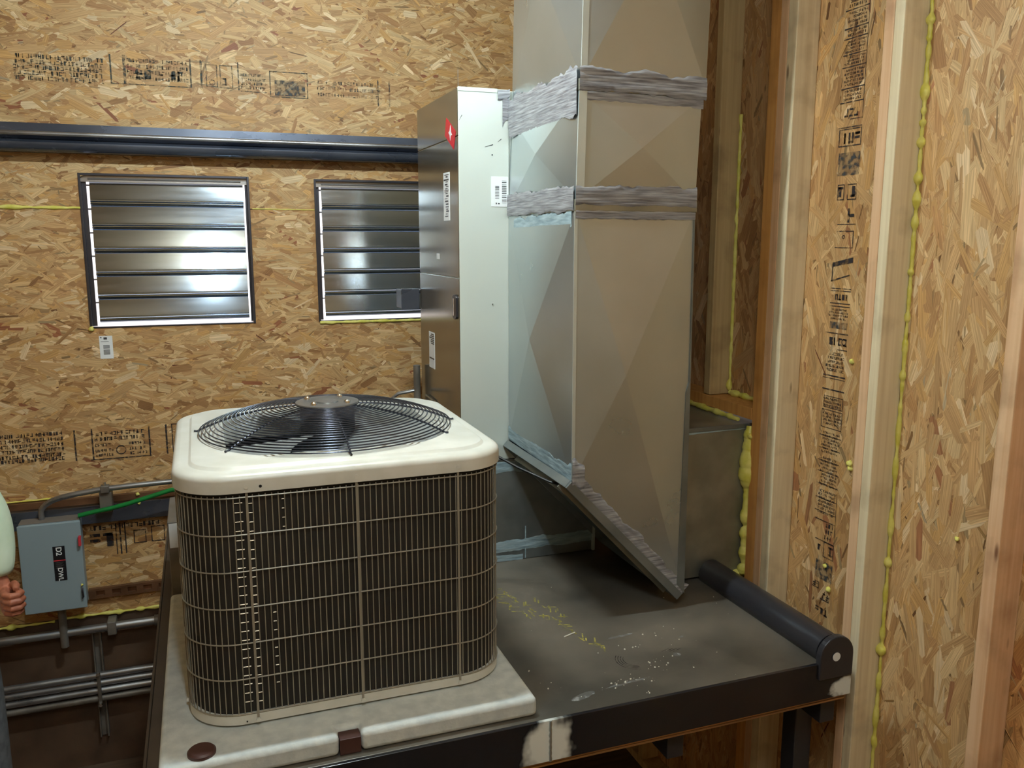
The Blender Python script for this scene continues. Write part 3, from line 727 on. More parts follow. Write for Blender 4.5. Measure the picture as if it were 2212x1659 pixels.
# screwed straps at the guard's uprights
hs = gh+.0035
st0 = None
strap_pos = [(-.233,-hs,0),(.008,-hs,0),(.250,-hs,0),(-.24,hs,PI),(0,hs,PI),(.24,hs,PI),(-hs,-.24,-PI/2),(-hs,0,-PI/2),(-hs,.24,-PI/2),(hs,-.24,PI/2),(hs,0,PI/2),(hs,.24,PI/2)]
for (dx,dy,a) in strap_pos:
    if st0 is None:
        mb = MB().box(-.0028,.0028,-.0010,.0010,-1.085,-.538)
        st0 = mb.build('guard_strap', 'wire_grey', ac, bevel=.0006)
        s0 = MB().loft([[(.0052*math.cos(t),yy,.0052*math.sin(t)) for t in [2*PI*i/10 for i in range(10)]] for yy in (-.0012,-.006)], True, False, True).build('screw', 'ac_paint', st0, loc=(0,0,-.536))
        s1 = dupe(s0, st0, (0,0,-1.090))
        st0.location = (AX+dx,AY+dy,0); st0.rotation_euler = (0,0,a)
    else:
        c = dupe(st0, ac, (AX+dx,AY+dy,0), (0,0,a))
        dupe(s0, c, (0,0,-.536)); dupe(s0, c, (0,0,-1.090))
# hairpin tube ends seen as ladders behind the guard
mb = MB()
def ladder(x, w, z0, z1, yoff=-.374):
    z = z0
    while z > z1:
        mb.tube([(x-w,AY+yoff,z),(x+w,AY+yoff,z)], .0014, 5); z -= .0215
for (x_,w_,z0_,z1_) in ((AX-.251,.0085,-.575,-1.06),(AX-.226,.006,-.578,-1.06),(AX-.155,.0035,-.575,-.66),(AX-.185,.0035,-.84,-1.03)):
    mb = MB(); ladder(x_,w_,z0_,z1_,-.374); tag(mb.build('tube_ends', 'coil_tube', ac), kind='stuff')
MB().tube([(AX-.203,AY-.3868,-.537),(AX-.203,AY-.3880,-.537)], .0034, 12).build('cover_hole', 'shroud_black', ac)
MB().tube([(AX-.258,AY-.3815,-1.092),(AX-.258,AY-.3822,-1.092)], .002, 8).build('pan_hole', 'shroud_black', ac)
# fan guard: domed concentric wires
def dome(r): 
    t = min(r/.334, 1); return -.4935+.060*(1-t**2.6)
k = 0; r = .083
while r < .336:
    z = dome(r)
    MB().tube([(AX+r*math.cos(a),AY+r*math.sin(a),z) for a in [2*PI*i/72 for i in range(72)]], .0018, 6, closed=True).build('fan_guard_ring', 'wire_black', ac, smooth=True)
    r += .0108 if r < .30 else .009
for i, deg in enumerate((-6, 40, 90, 135, 172, 218, 271, 325)):
    a = R(deg)
    pts = [(AX+q*math.cos(a),AY+q*math.sin(a),dome(q)-.003) for q in [.04+.294*j/14 for j in range(15)]]
    pts += [(AX+.342*math.cos(a),AY+.342*math.sin(a),-.4955)]
    MB().tube(pts, .0026, 7).build('fan_guard_spoke', 'wire_black', ac, smooth=True)
hub = MB().loft([[(AX+r*math.cos(a),AY+r*math.sin(a),z) for a in [2*PI*i/48 for i in range(48)]] for r,z in ((.080,-.437),(.084,-.434),(.083,-.4305),(.050,-.4295),(.047,-.432),(.030,-.432),(.028,-.429))], True, True, True).build('hub_plate', 'hub_grey', ac, smooth=True, ang=50)
for i in range(4):
    a = PI/4+i*PI/2+R(4); x, y = AX+.062*math.cos(a), AY+.062*math.sin(a)
    MB().loft([[(x+r*math.cos(t),y+r*math.sin(t),z) for t in [2*PI*j/12 for j in range(12)]] for r,z in ((.009,-.4305),(.0085,-.4245),(.0045,-.4215))], True, False, True).build('hub_nut', 'bolt_chrome', hub, smooth=True)
MB().tube([(AX,AY,-.44),(AX,AY,-.60)], .072, 24).build('fan_motor', 'shroud_black', ac, smooth=True)
fan = MB()
for i in range(3):
    a0 = R((196,78,318)[i]); rows_ = []
    for j in range(9):
        rr = .07+.235*j/8; row = []
        for q in range(9):
            t = q/8-.5; aa = a0+t*(R(78)-R(6)*j/8)+.25*(j/8)**2
            row.append((AX+rr*math.cos(aa),AY+rr*math.sin(aa),-.528+.045*t+.010*math.cos(t*PI)))
        rows_.append(row)
    fan.loft(rows_, False)
f = fan.build('fan_blades', 'blade_metal', ac, smooth=True, ang=80)
f.modifiers.new('solid','SOLIDIFY').thickness = .0018

# black control cable from unit to duct
o = MB().tube([(.690,2.50,-.62),(.74,2.50,-.63),(.82,2.47,-.66),(.90,2.40,-.705),(.97,2.32,-.735),(1.03,2.26,-.745)], .0042, 8).build('control_cable', 'black_jacket', smooth=True)
tag(o, 'thin black cable sagging from the condenser to the duct flange', 'cable')

# ---------------------------------------------------------------- junction crate behind the pad
jb = root('galvanised_box'); tag(jb, 'low galvanised box with white sticker standing behind the left side of the condenser', 'box')
box('casing', 'strut_zinc', jb, -.140,.25,2.77,3.05,ZP+.001,-.880, bevel=.003)
box('sticker', 'label_white', jb, -.136,-.07,2.7685,2.770,-.965,-.886, bevel=0)

# ---------------------------------------------------------------- air handler
ah = root('air_handler'); tag(ah, 'tall pale steel air handler cabinet beside the ductwork', 'air handler')
hx0,hx1,hy0,hy1,hz0,hz1 = .820,1.352,2.752,3.296,-.772,.482
core = box('cabinet', 'cabinet_steel', ah, hx0+.004,hx1,hy0+.003,hy1,hz0,hz1-.003, bevel=.003)
def sheet(name, mat, b, parent=ah, **k): return box(name, mat, parent, *b, **k)
sheet('front_panel', 'cabinet_steel', (hx0,hx0+.176,hy0-.002,hy0+.003,hz0,hz1), bevel=.0025, seg=3)
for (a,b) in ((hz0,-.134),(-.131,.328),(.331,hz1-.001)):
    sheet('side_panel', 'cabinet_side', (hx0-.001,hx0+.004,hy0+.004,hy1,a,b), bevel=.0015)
sheet('top_trim', 'cabinet_steel', (hx0,hx0+.135,hy0-.004,hy0+.01,hz1-.012,hz1+.001), bevel=.001)
# emblem, plates, latch on the side
xs = hx0-.0018
o = MB().prism([(2.790,.330),(2.812,.302),(2.900,.374),(2.874,.398)], 'X', xs-.0006, xs+.0008).build('emblem', 'emblem_red', ah)
o = MB().prism([(2.775,.345),(2.800,.290),(2.905,.345),(2.885,.402)], 'X', xs-.0004, xs+.0008)
bpy.data.objects.remove(bpy.data.objects['emblem'])
em = o.build('emblem', 'emblem_red', ah); em['label'] = 'red slanted badge with pale mark'
MB().prism([(2.835,.372),(2.842,.355),(2.858,.350),(2.844,.341),(2.838,.322),(2.830,.338),(2.815,.338),(2.828,.350)], 'X', xs-.0010, xs-.0004).build('emblem_mark', 'label_white', em)
pl_ = sheet('rating_plate', 'label_white', (xs-.0004,xs+.0008,2.855,2.930,.060,.222), bevel=0)
mb = MB(); rnd = random.Random(2)
z = .215
while z > .068:
    h = rnd.choice((.002,.003,.005)); a = 2.860+rnd.uniform(0,.02); mb.box(xs-.0008,xs-.0004,a,2.925-rnd.uniform(0,.03),z-h,z); z -= h+rnd.choice((.003,.005))
mb.build('small_print', 'label_ink', pl_)
pl2 = sheet('data_plate', 'label_white', (xs-.0004,xs+.0008,3.085,3.165,-.49,-.352), bevel=0)
mb = MB(); z = -.358
while z > -.40: mb.box(xs-.0008,xs-.0004,3.09,3.16-rnd.uniform(0,.03),z-.004,z); z -= .007
mb.box(xs-.0008,xs-.0004,3.09,3.16,-.455,-.450); mb.build('small_print', 'label_ink', pl2)
sheet('small_sticker', 'label_white', (xs-.0004,xs+.0008,3.00,3.035,-.075,-.055), bevel=0)
ov = [(2.795+.022*math.cos(t), -.232+(.030 if math.sin(t)>0 else -.030)+.012*math.sin(t)) for t in [2*PI*i/24 for i in range(24)]]
MB().prism(ov, 'X', xs-.006, xs+.001).build('latch', 'steel_black', ah, bevel=.001)['label'] = 'black oval panel latch'
sheet('latch_lever', 'bolt_chrome', (xs-.009,xs-.006,2.789,2.801,-.262,-.202), bevel=.001)
# price label on the front
fl = sheet('barcode_label', 'label_white', (.932,.993,hy0-.0032,hy0-.002,.104,.202), bevel=0)
mb = MB(); rnd = random.Random(8)
for k in range(9): mb.box(.946,.960,hy0-.0037,hy0-.0032,.170-.005*k,.170-.005*k+rnd.choice((.0015,.003)))
for k in range(13): mb.box(.970,.986,hy0-.0037,hy0-.0032,.188-.006*k,.188-.006*k+rnd.choice((.001,.0025)))
mb.box(.948,.952,hy0-.0037,hy0-.0032,.112,.117); mb.box(.956,.962,hy0-.0037,hy0-.0032,.112,.116)
mb.build('barcode', 'label_ink', fl)
MB().tube([(.936,hy0-.0015,.272),(.936,hy0-.004,.272)], .0022, 8).build('screw', 'steel_black', ah)
MB().tube([(.935,hy0-.0015,-.222),(.935,hy0-.005,-.222)], .0025, 8).build('screw', 'bolt_chrome', ah)
MB().tube([(hx0+.001,hy0,.482),(hx0+.001,hy0,.535)], .0012, 6).build('tie_wire', 'bolt_chrome', ah)
# small scratches of dark sealant on the front
mb = MB()
for (x,z,L,a) in ((.925,.30,.03,.25),(.962,.318,.016,.6),(.828,.385,.02,1.0)):
    c,s_ = math.cos(a),math.sin(a)
    mb.add([(x-L/2*c,hy0-.0027,z-L/2*s_),(x+L/2*c,hy0-.0027,z+L/2*s_),(x+L/2*c-.001,hy0-.0027,z+L/2*s_+.0025),(x-L/2*c,hy0-.0027,z-L/2*s_+.001)],[(0,1,2,3)])
mb.build('scuff', 'label_ink', ah)
# fittings at the cabinet's rear corner
o = box('junction_box', 'steel_rail', None, .745,.812,3.30,3.40,-.275,-.200, bevel=.003); tag(o, 'small dark blue junction box beside the cabinet in front of the second shutter', 'box')
box('cover_plate', 'steel_rail', o, .742,.815,3.294,3.300,-.279,-.196, bevel=.002)
rp = root('refrigerant_pipes'); tag(rp, 'grey pipe fittings coming out low beside the cabinet', 'pipe')
MB().tube([(.795,3.28,-.50),(.795,3.28,-.75)], .014, 12).build('riser', 'strut_zinc', rp, smooth=True)
MB().tube([(.795,3.28,-.60),(.72,3.29,-.612),(.70,3.30,-.63),(.70,3.30,-.70)], .007, 10).build('branch', 'conduit_zinc', rp, smooth=True)
MB().tube([(.81,3.2,-.608),(.812,3.1,-.612),(.812,3.0,-.64),(.812,2.94,-.70)], .004, 8).build('tubing', 'cabinet_side', rp, smooth=True)

# ---------------------------------------------------------------- base plenum under the cabinet
bpn = root('base_plenum'); tag(bpn, 'dark galvanised box on the platform beneath the cabinet, smeared with blue grey sealant', 'plenum')
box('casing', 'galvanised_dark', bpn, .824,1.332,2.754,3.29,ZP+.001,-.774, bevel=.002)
def smear(name, mat, parent, fn, n, m, seed):
    """fn(u,v) -> point on a surface; u along, v across 0..1; ragged and lumpy band"""
    return None
def band(name, mat, parent, P0, P1, up, nrm, w0, w1, th=.003, seed=1, n=70, ragged=.35, m=11):
    """mastic brushed along P0->P1, reaching w0 below and w1 above; nrm is the outward normal"""
    P0,P1,up,nrm = Vector(P0),Vector(P1),Vector(up),Vector(nrm); rg = []
    for i in range(n+1):
        t = i/n; p = P0.lerp(P1,t); d = (P1-P0).length*t
        a = -w0*(1+ragged*noise.noise(Vector((d*14,seed,0)))+ragged*.6*noise.noise(Vector((d*55,seed,7))))
        b = w1*(1+ragged*noise.noise(Vector((d*12,seed,3)))+ragged*.6*noise.noise(Vector((d*48,seed,9))))
        row = []
        for j in range(m):
            v = j/(m-1); q = a+(b-a)*v
            h = 0.0004 if j in (0,m-1) else th*(.6+.6*noise.noise(Vector((d*3,q*90,seed)))+.2*noise.noise(Vector((d*11,q*160,seed+4))))
            row.append(p+up*q+nrm*max(h,.0003))
        rg.append(row)
    return MB().loft(rg, False).build(name, mat, parent, smooth=True, ang=75)
band('sealant_band', 'mastic_blue', bpn, (.826,2.754,-1.098),(1.330,2.754,-1.098),(0,0,1),(0,-1,0),.020,.022,.002,31)
band('sealant_band', 'mastic_blue', bpn, (.826,2.754,-1.140),(1.05,2.754,-1.145),(0,0,1),(0,-1,0),.010,.012,.001,32)
band('sealant_band', 'mastic_blue', bpn, (.826,2.754,-.785),(1.06,2.754,-.795),(0,0,1),(0,-1,0),.030,.010,.002,33)
box('seam_strip', 'mastic_blue', bpn, 1.058,1.062,2.7525,2.754,ZP+.004,-1.03, bevel=0)
box('corner_angle', 'corner_strip', bpn, 1.324,1.334,2.742,2.754,ZP+.002,-1.04, bevel=.001)

# ---------------------------------------------------------------- main duct
du = root('duct_stack'); tag(du, 'tall galvanised duct with cross-broken panels, smeared seams and slanted bottom', 'duct')
def section(name, mat, f, bk, parent=du, raise_=.007, close=True):
    """f: four front corners (bl, br, tr, tl) at the front plane, bk: the same at the back; every side is cross-broken to a raised centre"""
    P = [Vector(p) for p in f]+[Vector(p) for p in bk]
    mb = MB(); cen = sum(P, Vector())/8
    quads = [(0,1,2,3),(4,0,3,7),(1,5,6,2)]+([(5,4,7,6)] if close else [])
    for q in quads:
        c = sum((P[i] for i in q), Vector())/4
        # crease where the diagonals meet
        nrm = (P[q[1]]-P[q[0]]).cross(P[q[3]]-P[q[0]]).normalized()
        if nrm.dot(c-cen) < 0: nrm = -nrm
        a,b_,c_,d = P[q[0]],P[q[1]],P[q[2]],P[q[3]]
        # intersection of diagonals a-c_, b_-d
        u = c_-a; v = d-b_; w = b_-a
        den = u.cross(v).length
        t = w.cross(v).length/den if den else .5
        x = a+u*t
        mb.add([a,b_,c_,d,x+nrm*raise_],[(0,1,4),(1,2,4),(2,3,4),(3,0,4)])
    return mb.build(name, mat, parent)
YF, YK = 2.2, 2.748
section('lower_section', 'galvanised', [(.994,YF,-.707),(1.381,YF,-1.112),(1.375,YF,.076),(.993,YF,.076)], [(.994,YK,-.700),(1.381,YK,-1.105),(1.375,YK,.076),(.993,YK,.076)], raise_=.030)
section('middle_section', 'galvanised', [(.995,YF,.104),(1.376,YF,.104),(1.386,YF,.398),(1.002,YF,.398)], [(.995,YK,.104),(1.376,YK,.104),(1.386,YK,.398),(1.002,YK,.398)], raise_=.018)
section('upper_section', 'galvanised', [(1.006,YF,.425),(1.398,YF,.425),(1.412,YF,CEIL-.002),(1.020,YF,CEIL-.002)], [(1.006,YK,.425),(1.398,YK,.425),(1.412,YK,CEIL-.002),(1.020,YK,CEIL-.002)], raise_=.03)
for (x0,x1,z0,z1) in ((.992,1.378,.074,.106),(1.000,1.396,.396,.427)):
    box('seam_collar', 'galvanised_dull', du, x0-.003,x1+.003,YF-.004,YK,z0,z1, bevel=.002)
# bottom closing sheet and the flange frame turned down round the slanted mouth
sl = Vector((.387,0,-.405)); sn = Vector((-.405,0,-.387)).normalized()   # down the slope / outward
def slab_pts(u0,u1,y0,y1,d0,d1):
    o = Vector((.994,0,-.707)); e = sl.normalized(); pts = []
    for d in (d0,d1):
        for (u,y) in ((u0,y0),(u1,y0),(u1,y1),(u0,y1)):
            p = o+e*u+sn*d; pts.append((p.x,y,p.z))
    return pts
BOXF = [(0,3,2,1),(4,5,6,7),(0,1,5,4),(1,2,6,5),(2,3,7,6),(3,0,4,7)]
Ls = sl.length
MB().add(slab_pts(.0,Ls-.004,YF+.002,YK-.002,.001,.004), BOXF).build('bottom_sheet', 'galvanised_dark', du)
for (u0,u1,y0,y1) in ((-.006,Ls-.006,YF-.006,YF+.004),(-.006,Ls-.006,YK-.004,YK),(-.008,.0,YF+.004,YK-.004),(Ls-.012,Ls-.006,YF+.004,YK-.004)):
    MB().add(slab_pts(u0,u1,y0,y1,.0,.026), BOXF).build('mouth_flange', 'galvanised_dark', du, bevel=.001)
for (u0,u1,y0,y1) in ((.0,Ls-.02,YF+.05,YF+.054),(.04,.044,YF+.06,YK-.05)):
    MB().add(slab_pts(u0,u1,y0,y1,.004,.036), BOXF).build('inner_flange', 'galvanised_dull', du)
# corner angles: pale strip up the front-left corner, dark seam down the front-right edge
MB().add([(.990,YF-.0025,-.70),(1.000,YF-.0025,-.70),(.999,YF-.0025,.074),(.989,YF-.0025,.074),(.990,YF,-.70),(1.000,YF,-.70),(.999,YF,.074),(.989,YF,.074)],BOXF).build('corner_strip','corner_strip',du)
MB().add([(.992,YF-.005,.107),(1.016,YF-.005,.107),(1.022,YF-.005,.395),(.998,YF-.005,.395),(.992,YF,.107),(1.016,YF,.107),(1.022,YF,.395),(.998,YF,.395)],BOXF).build('corner_strip','corner_strip',du)
MB().add([(1.003,YF-.004,.428),(1.021,YF-.004,.428),(1.035,YF-.004,CEIL),(1.017,YF-.004,CEIL),(1.003,YF,.428),(1.021,YF,.428),(1.035,YF,CEIL),(1.017,YF,CEIL)],BOXF).build('corner_strip','corner_strip',du)
MB().add([(1.356,YF-.004,-1.075),(1.384,YF-.004,-1.108),(1.380,YF-.004,-.42),(1.366,YF-.004,-.46),(1.356,YF,-1.075),(1.384,YF,-1.108),(1.380,YF,-.42),(1.366,YF,-.46)],BOXF).build('edge_seam','galvanised_dark',du)
MB().add([(1.376,YF-.003,-.46),(1.381,YF-.003,-.46),(1.376,YF-.003,.074),(1.371,YF-.003,.074),(1.376,YF,-.46),(1.381,YF,-.46),(1.376,YF,.074),(1.371,YF,.074)],BOXF).build('edge_seam','galvanised_dark',du)
# brushed mastic
fY = YF-.0045
band('sealant_band','mastic',du,(.990,fY,.108),(1.377,fY,.108),(0,0,1),(0,-1,0),.018,.036,.005,41)
band('sealant_band','mastic',du,(.992,fY+.001,.068),(1.376,fY+.001,.066),(0,0,1),(0,-1,0),.014,.008,.002,42)
band('sealant_band','mastic',du,(.998,fY,.428),(1.397,fY,.420),(0,0,1),(0,-1,0),.030,.030,.006,43)
band('sealant_band','mastic',du,(1.01,fY+.002,.385),(1.390,fY+.002,.380),(0,0,1),(0,-1,0),.014,.012,.002,44)
band('sealant_band','mastic',du,(.9885,YF,.105),(.9885,YK-.004,.103),(0,0,1),(-1,0,0),.030,.040,.004,45)
band('sealant_band','mastic',du,(.995,YF,.412),(.994,YK-.004,.405),(0,0,1),(-1,0,0),.055,.045,.005,46,ragged=.5)
band('sealant_band','mastic',du,(.9935,YF,.352),(.9925,YK-.01,.345),(0,0,1),(-1,0,0),.020,.02,.002,47,ragged=.9)
band('sealant_band','mastic_blue',du,(.9905,YF+.02,.055),(.9905,YK-.06,.045),(0,0,1),(-1,0,0),.022,.02,.001,48,ragged=.8)
# mastic along the slanted mouth
e = sl.normalized(); upv = Vector((.405,0,.387)).normalized()
A0 = Vector((.994,YF-.002,-.707)); B0 = Vector((1.376,YF-.002,-1.107))
band('sealant_band','mastic',du,A0+Vector((0,-.001,0)),B0,tuple(upv),(0,-1,0),.004,.030,.003,49,ragged=.5)
band('sealant_band','mastic_blue',du,(.9925,YF,-.704),(.9925,YK-.004,-.694),(0,0,1),(-1,0,0),.004,.050,.003,50,ragged=.5)
band('sealant_patch','mastic',du,(.990,fY+.001,-.688),(1.03,fY+.001,-.700),(0,0,1),(0,-1,0),.03,.05,.007,51,n=16,ragged=.8)
# smear over the cabinet's top corner
band('sealant_patch','mastic',du,(.955,hy0-.0035,.468),(.998,hy0-.0035,.474),(0,0,1),(0,-1,0),.022,.010,.006,52,n=18,ragged=.8)
band('sealant_patch','mastic',du,(.972,hy0-.0032,.44),(.996,hy0-.0032,.44),(0,0,1),(0,-1,0),.080,.02,.002,53,n=18,ragged=.8)

# ---------------------------------------------------------------- side duct through the wall
sd = root('side_duct'); tag(sd, 'low dull rectangular duct passing through the stud wall above the platform', 'duct')
box('duct_body', 'galvanised_dull', sd, 1.39,1.86,2.372,2.735,-1.146,-.621, bevel=.002)
box('top_seam', 'galvanised_dark', sd, 1.392,1.72,2.366,2.372,-.634,-.619, bevel=.002)
band('sealant_band','mastic_blue',sd,(1.39,2.3705,-.637),(1.72,2.3705,-.632),(0,0,1),(0,-1,0),.006,.006,.001,61)

# ---------------------------------------------------------------- ink stamps printed on the boards
class Ink:
    def __init__(s, axis, plane, sgn): s.axis, s.p, s.sgn, s.mb = axis, plane, sgn, MB()
    def quad(s, pts, lift=.0031):
        if s.axis == 'Y': q = [(u, s.p+s.sgn*lift, z) for u,z in pts]
        else: q = [(s.p+s.sgn*lift, u, z) for u,z in pts]
        o = len(s.mb.v); s.mb.v += q; s.mb.f.append((o,o+1,o+2,o+3))
    def bar(s, u0, u1, z0, z1): s.quad([(u0,z0),(u1,z0),(u1,z1),(u0,z1)])
    def frame(s, u0, u1, z0, z1, t):
        s.bar(u0,u1,z0,z0+t); s.bar(u0,u1,z1-t,z1); s.bar(u0,u0+t,z0,z1); s.bar(u1-t,u1,z0,z1)
    def glyphs(s, u0, u1, z0, z1, rnd, vertical=False):
        """worn lettering too blurred to read: upright stroke clusters in a row along u (or along z)"""
        h = (u1-u0) if vertical else (z1-z0); w = h*.66; t = h*.22
        a, b = (z0,z1) if vertical else (u0,u1)
        p = a
        while p+w < b:
            if rnd.random() < .12: p += w*.6; continue
            ops = []
            for q in range(rnd.choice((2,3,3))):
                if rnd.random() < .55: c = rnd.choice((0, w-t, (w-t)/2)); ops.append((c,c+t,0,h))
                else: c = rnd.choice((0,h-t,(h-t)/2)); ops.append((0,w,c,c+t))
            for (x0,x1,y0,y1) in ops:
                if vertical: s.bar(u0+y0,u0+y1,p+x0,p+x1)
                else: s.bar(p+x0,p+x1,z0+y0,z0+y1)
            p += w*1.28
    def ringmark(s, cu, cz, r, t):
        for i in range(16):
            a,b = 2*PI*i/16, 2*PI*(i+1)/16
            s.quad([(cu+r*math.cos(a),cz+r*math.sin(a)),(cu+r*math.cos(b),cz+r*math.sin(b)),(cu+(r-t)*math.cos(b),cz+(r-t)*math.sin(b)),(cu+(r-t)*math.cos(a),cz+(r-t)*math.sin(a))])
    def build(s, mat, parent): return s.mb.build('ink_stamp', mat, parent)
rnd = random.Random(12)
# far wall, upper row
k = Ink('Y', YB, -1)
for (a,b) in ((-.284,-.278),(-.236,-.226),(.012,.018),(.052,.060),(.198,.203)): k.bar(a,b,.605,.715)
k.bar(-.284,.012,.6035,.607)
for z in (.690,.668,.646,.624): k.glyphs(-.222,.006,z,z+.014,rnd)
k.glyphs(-.19,-.01,.628,.665,rnd)
k.frame(.074,.118,.612,.700,.003); k.frame(.128,.178,.610,.700,.003); k.glyphs(.08,.115,.65,.69,rnd); k.glyphs(.133,.175,.62,.65,rnd); k.ringmark(.097,.630,.012,.004)
for z in (.662,.645,.628,.612): k.glyphs(.210,.312,z,z+.011,rnd)
k.bar(.208,.312,.6,.603); k.frame(.325,.482,.585,.690,.004)
for z in (.68,.66,.64,.62,.60): k.glyphs(-.62,-.30,z,z+.016,rnd)
k.build('ink_green', bp_top)
k = Ink('Y', YB, -1); k.bar(.345,.470,.592,.655); 
for z in (.65,.625,.60): k.glyphs(.52,.80,z,z+.014,rnd)
k.bar(.78,.786,.57,.68); k.bar(.83,.836,.57,.68)
k.build('ink_grey', bp_top)
# far wall, middle row near the floor of the middle board
k = Ink('Y', YB, -1)
for z in (-.800,-.822,-.844,-.866,-.888,-.905): k.glyphs(-.95,-.56,z,z+.015,rnd)
for (a,b) in ((-.527,-.521),(-.462,-.456),(-.242,-.236),(-.175,-.168),(-.10,-.095)): k.bar(a,b,-.915,-.785)
k.bar(-.470,-.236,-.9185,-.914)
for z in (-.815,-.838): k.glyphs(-.45,-.25,z,z+.016,rnd)
for z in (-.862,-.885,-.905): k.glyphs(-.45,-.38,z,z+.012,rnd); k.glyphs(-.32,-.25,z,z+.012,rnd)
k.ringmark(-.352,-.882,.020,.004); k.frame(-.15,.10,-.91,-.785,.004)
k.build('ink_black', bp_mid1)
# low board
k = Ink('Y', YB, -1)
k.glyphs(-.50,-.40,-1.30,-1.24,rnd); k.bar(-.40,-.396,-1.34,-1.20); k.bar(-.385,-.379,-1.34,-1.20); k.bar(-.365,-.36,-1.34,-1.20); k.frame(-.33,-.28,-1.30,-1.24,.004); k.frame(-.26,-.205,-1.30,-1.23,.004)
k.glyphs(-.50,-.22,-1.225,-1.205,rnd)
k.build('ink_black', bp_low)
# right wall: tall stamp running down between two studs
osb_mid = [o for o in wall_right.children if o.name.startswith('osb_panel')][2]
k = Ink('X', XR, -1); g = Ink('X', XR, -1)
U0, U1 = 2.0, 2.095
def hl(z, t=.003, a=U0, b=U1): k.bar(a,b,z-t/2,z+t/2)
def rows_(z0, z1, n, a=U0+.004, b=U1-.004):
    h = (z1-z0)/n
    for i in range(n): k.glyphs(a+rnd.uniform(0,.01),b-rnd.uniform(0,.012),z0+h*i+h*.15,z0+h*i+h*.8,rnd)
# heights of rules, upper block
for z,t in ((.700,.003),(.640,.003),(.590,.004),(.562,.003),(.518,.003),(.484,.003),(.425,.003),(.386,.003)): hl(z,t)
k.bar(U0,U0+.002,.335,.76); hl(.338,.002,U0,U0+.05)
rows_(.705,.76,4); rows_(.645,.695,4); rows_(.594,.636,4); rows_(.566,.588,2); rows_(.522,.558,4); rows_(.488,.515,3); rows_(.43,.48,5); rows_(.39,.422,3)
k.glyphs(U0+.02,U0+.075,.345,.368,rnd)
k.frame(U0,U1-.004,.262,.312,.003); hl(.316,.003); k.glyphs(U0+.006,U1-.01,.27,.30,rnd)
g.bar(U0,U1-.008,.180,.245)
k.frame(U0+.005,U0+.042,.110,.155,.0025); k.glyphs(U0+.01,U0+.04,.118,.148,rnd); k.frame(U0+.055,U1-.012,.110,.155,.0025); k.glyphs(U0+.06,U1-.015,.118,.148,rnd)
k.glyphs(U0+.008,U1-.012,.045,.085,rnd); hl(.04,.002,U0,U1-.02)
hl(.020,.0025,U0+.005,U1-.02); hl(-.028,.0025,U0+.005,U1-.015); k.bar(U0+.005,U0+.008,-.028,.02); k.ringmark(U0+.045,.003,.006,.003)
k.quad([(U0,-.055),(U1-.012,-.072),(U1-.012,-.085),(U0,-.070)]); k.quad([(U0+.01,-.105),(U1-.008,-.125),(U1-.008,-.130),(U0+.01,-.108)]); k.bar(U1-.014,U1-.010,-.128,-.075)
for z in (-.148,-.155,-.192,-.201): hl(z,.0025,U0,U1-.01)
k.glyphs(U0+.01,U1-.02,-.182,-.165,rnd); rows_(-.242,-.206,4); g.bar(U0+.005,U1-.015,-.268,-.248)
hl(-.282); k.glyphs(U0+.004,U1-.01,-.318,-.295,rnd); k.ringmark(U0+.015,-.305,.010,.003); hl(-.330,.003,U0,U0+.04); rows_(-.40,-.338,5)
hl(-.412,.004); hl(-.420,.002); hl(-.455,.004)
k.frame(U0+.002,U1-.01,-.512,-.475,.002); rows_(-.51,-.478,3); k.frame(U0+.002,U1-.004,-.575,-.518,.002)
k.quad([(U0+.01,-.57),(U0+.013,-.57),(U1-.01,-.522),(U1-.013,-.522)]); rows_(-.565,-.525,4)
rows_(-.655,-.585,7); rows_(-.76,-.665,9); rows_(-.85,-.77,7)
for z in (-.60,-.64,-.68,-.715,-.755,-.80,-.842): hl(z,.002)
k.bar(U0,U0+.002,-.93,-.77); rows_(-.93,-.87,3,U0+.004,U0+.05); hl(-.87,.003,U0,U1-.004); k.frame(U0,U0+.045,-.985,-.935,.0025); k.glyphs(U0+.004,U0+.042,-.975,-.945,rnd); hl(-.935,.003,U0,U1-.01); k.glyphs(U0+.05,U1-.01,-.97,-.95,rnd)
g.bar(U0,U1-.02,-1.06,-1.00)
k.bar(U0+.055,U0+.085,-1.095,-1.092); k.bar(U0+.055,U0+.058,-1.095,-1.075); k.glyphs(U0+.055,U0+.085,-1.09,-1.072,rnd)
k.bar(U0+.005,U0+.045,-1.125,-1.122); k.bar(U0+.005,U0+.008,-1.125,-1.105); k.glyphs(U0+.008,U0+.045,-1.12,-1.102,rnd); k.glyphs(U0+.01,U0+.075,-1.175,-1.152,rnd)
k.build('ink_black', osb_mid); g.build('ink_grey', osb_mid)

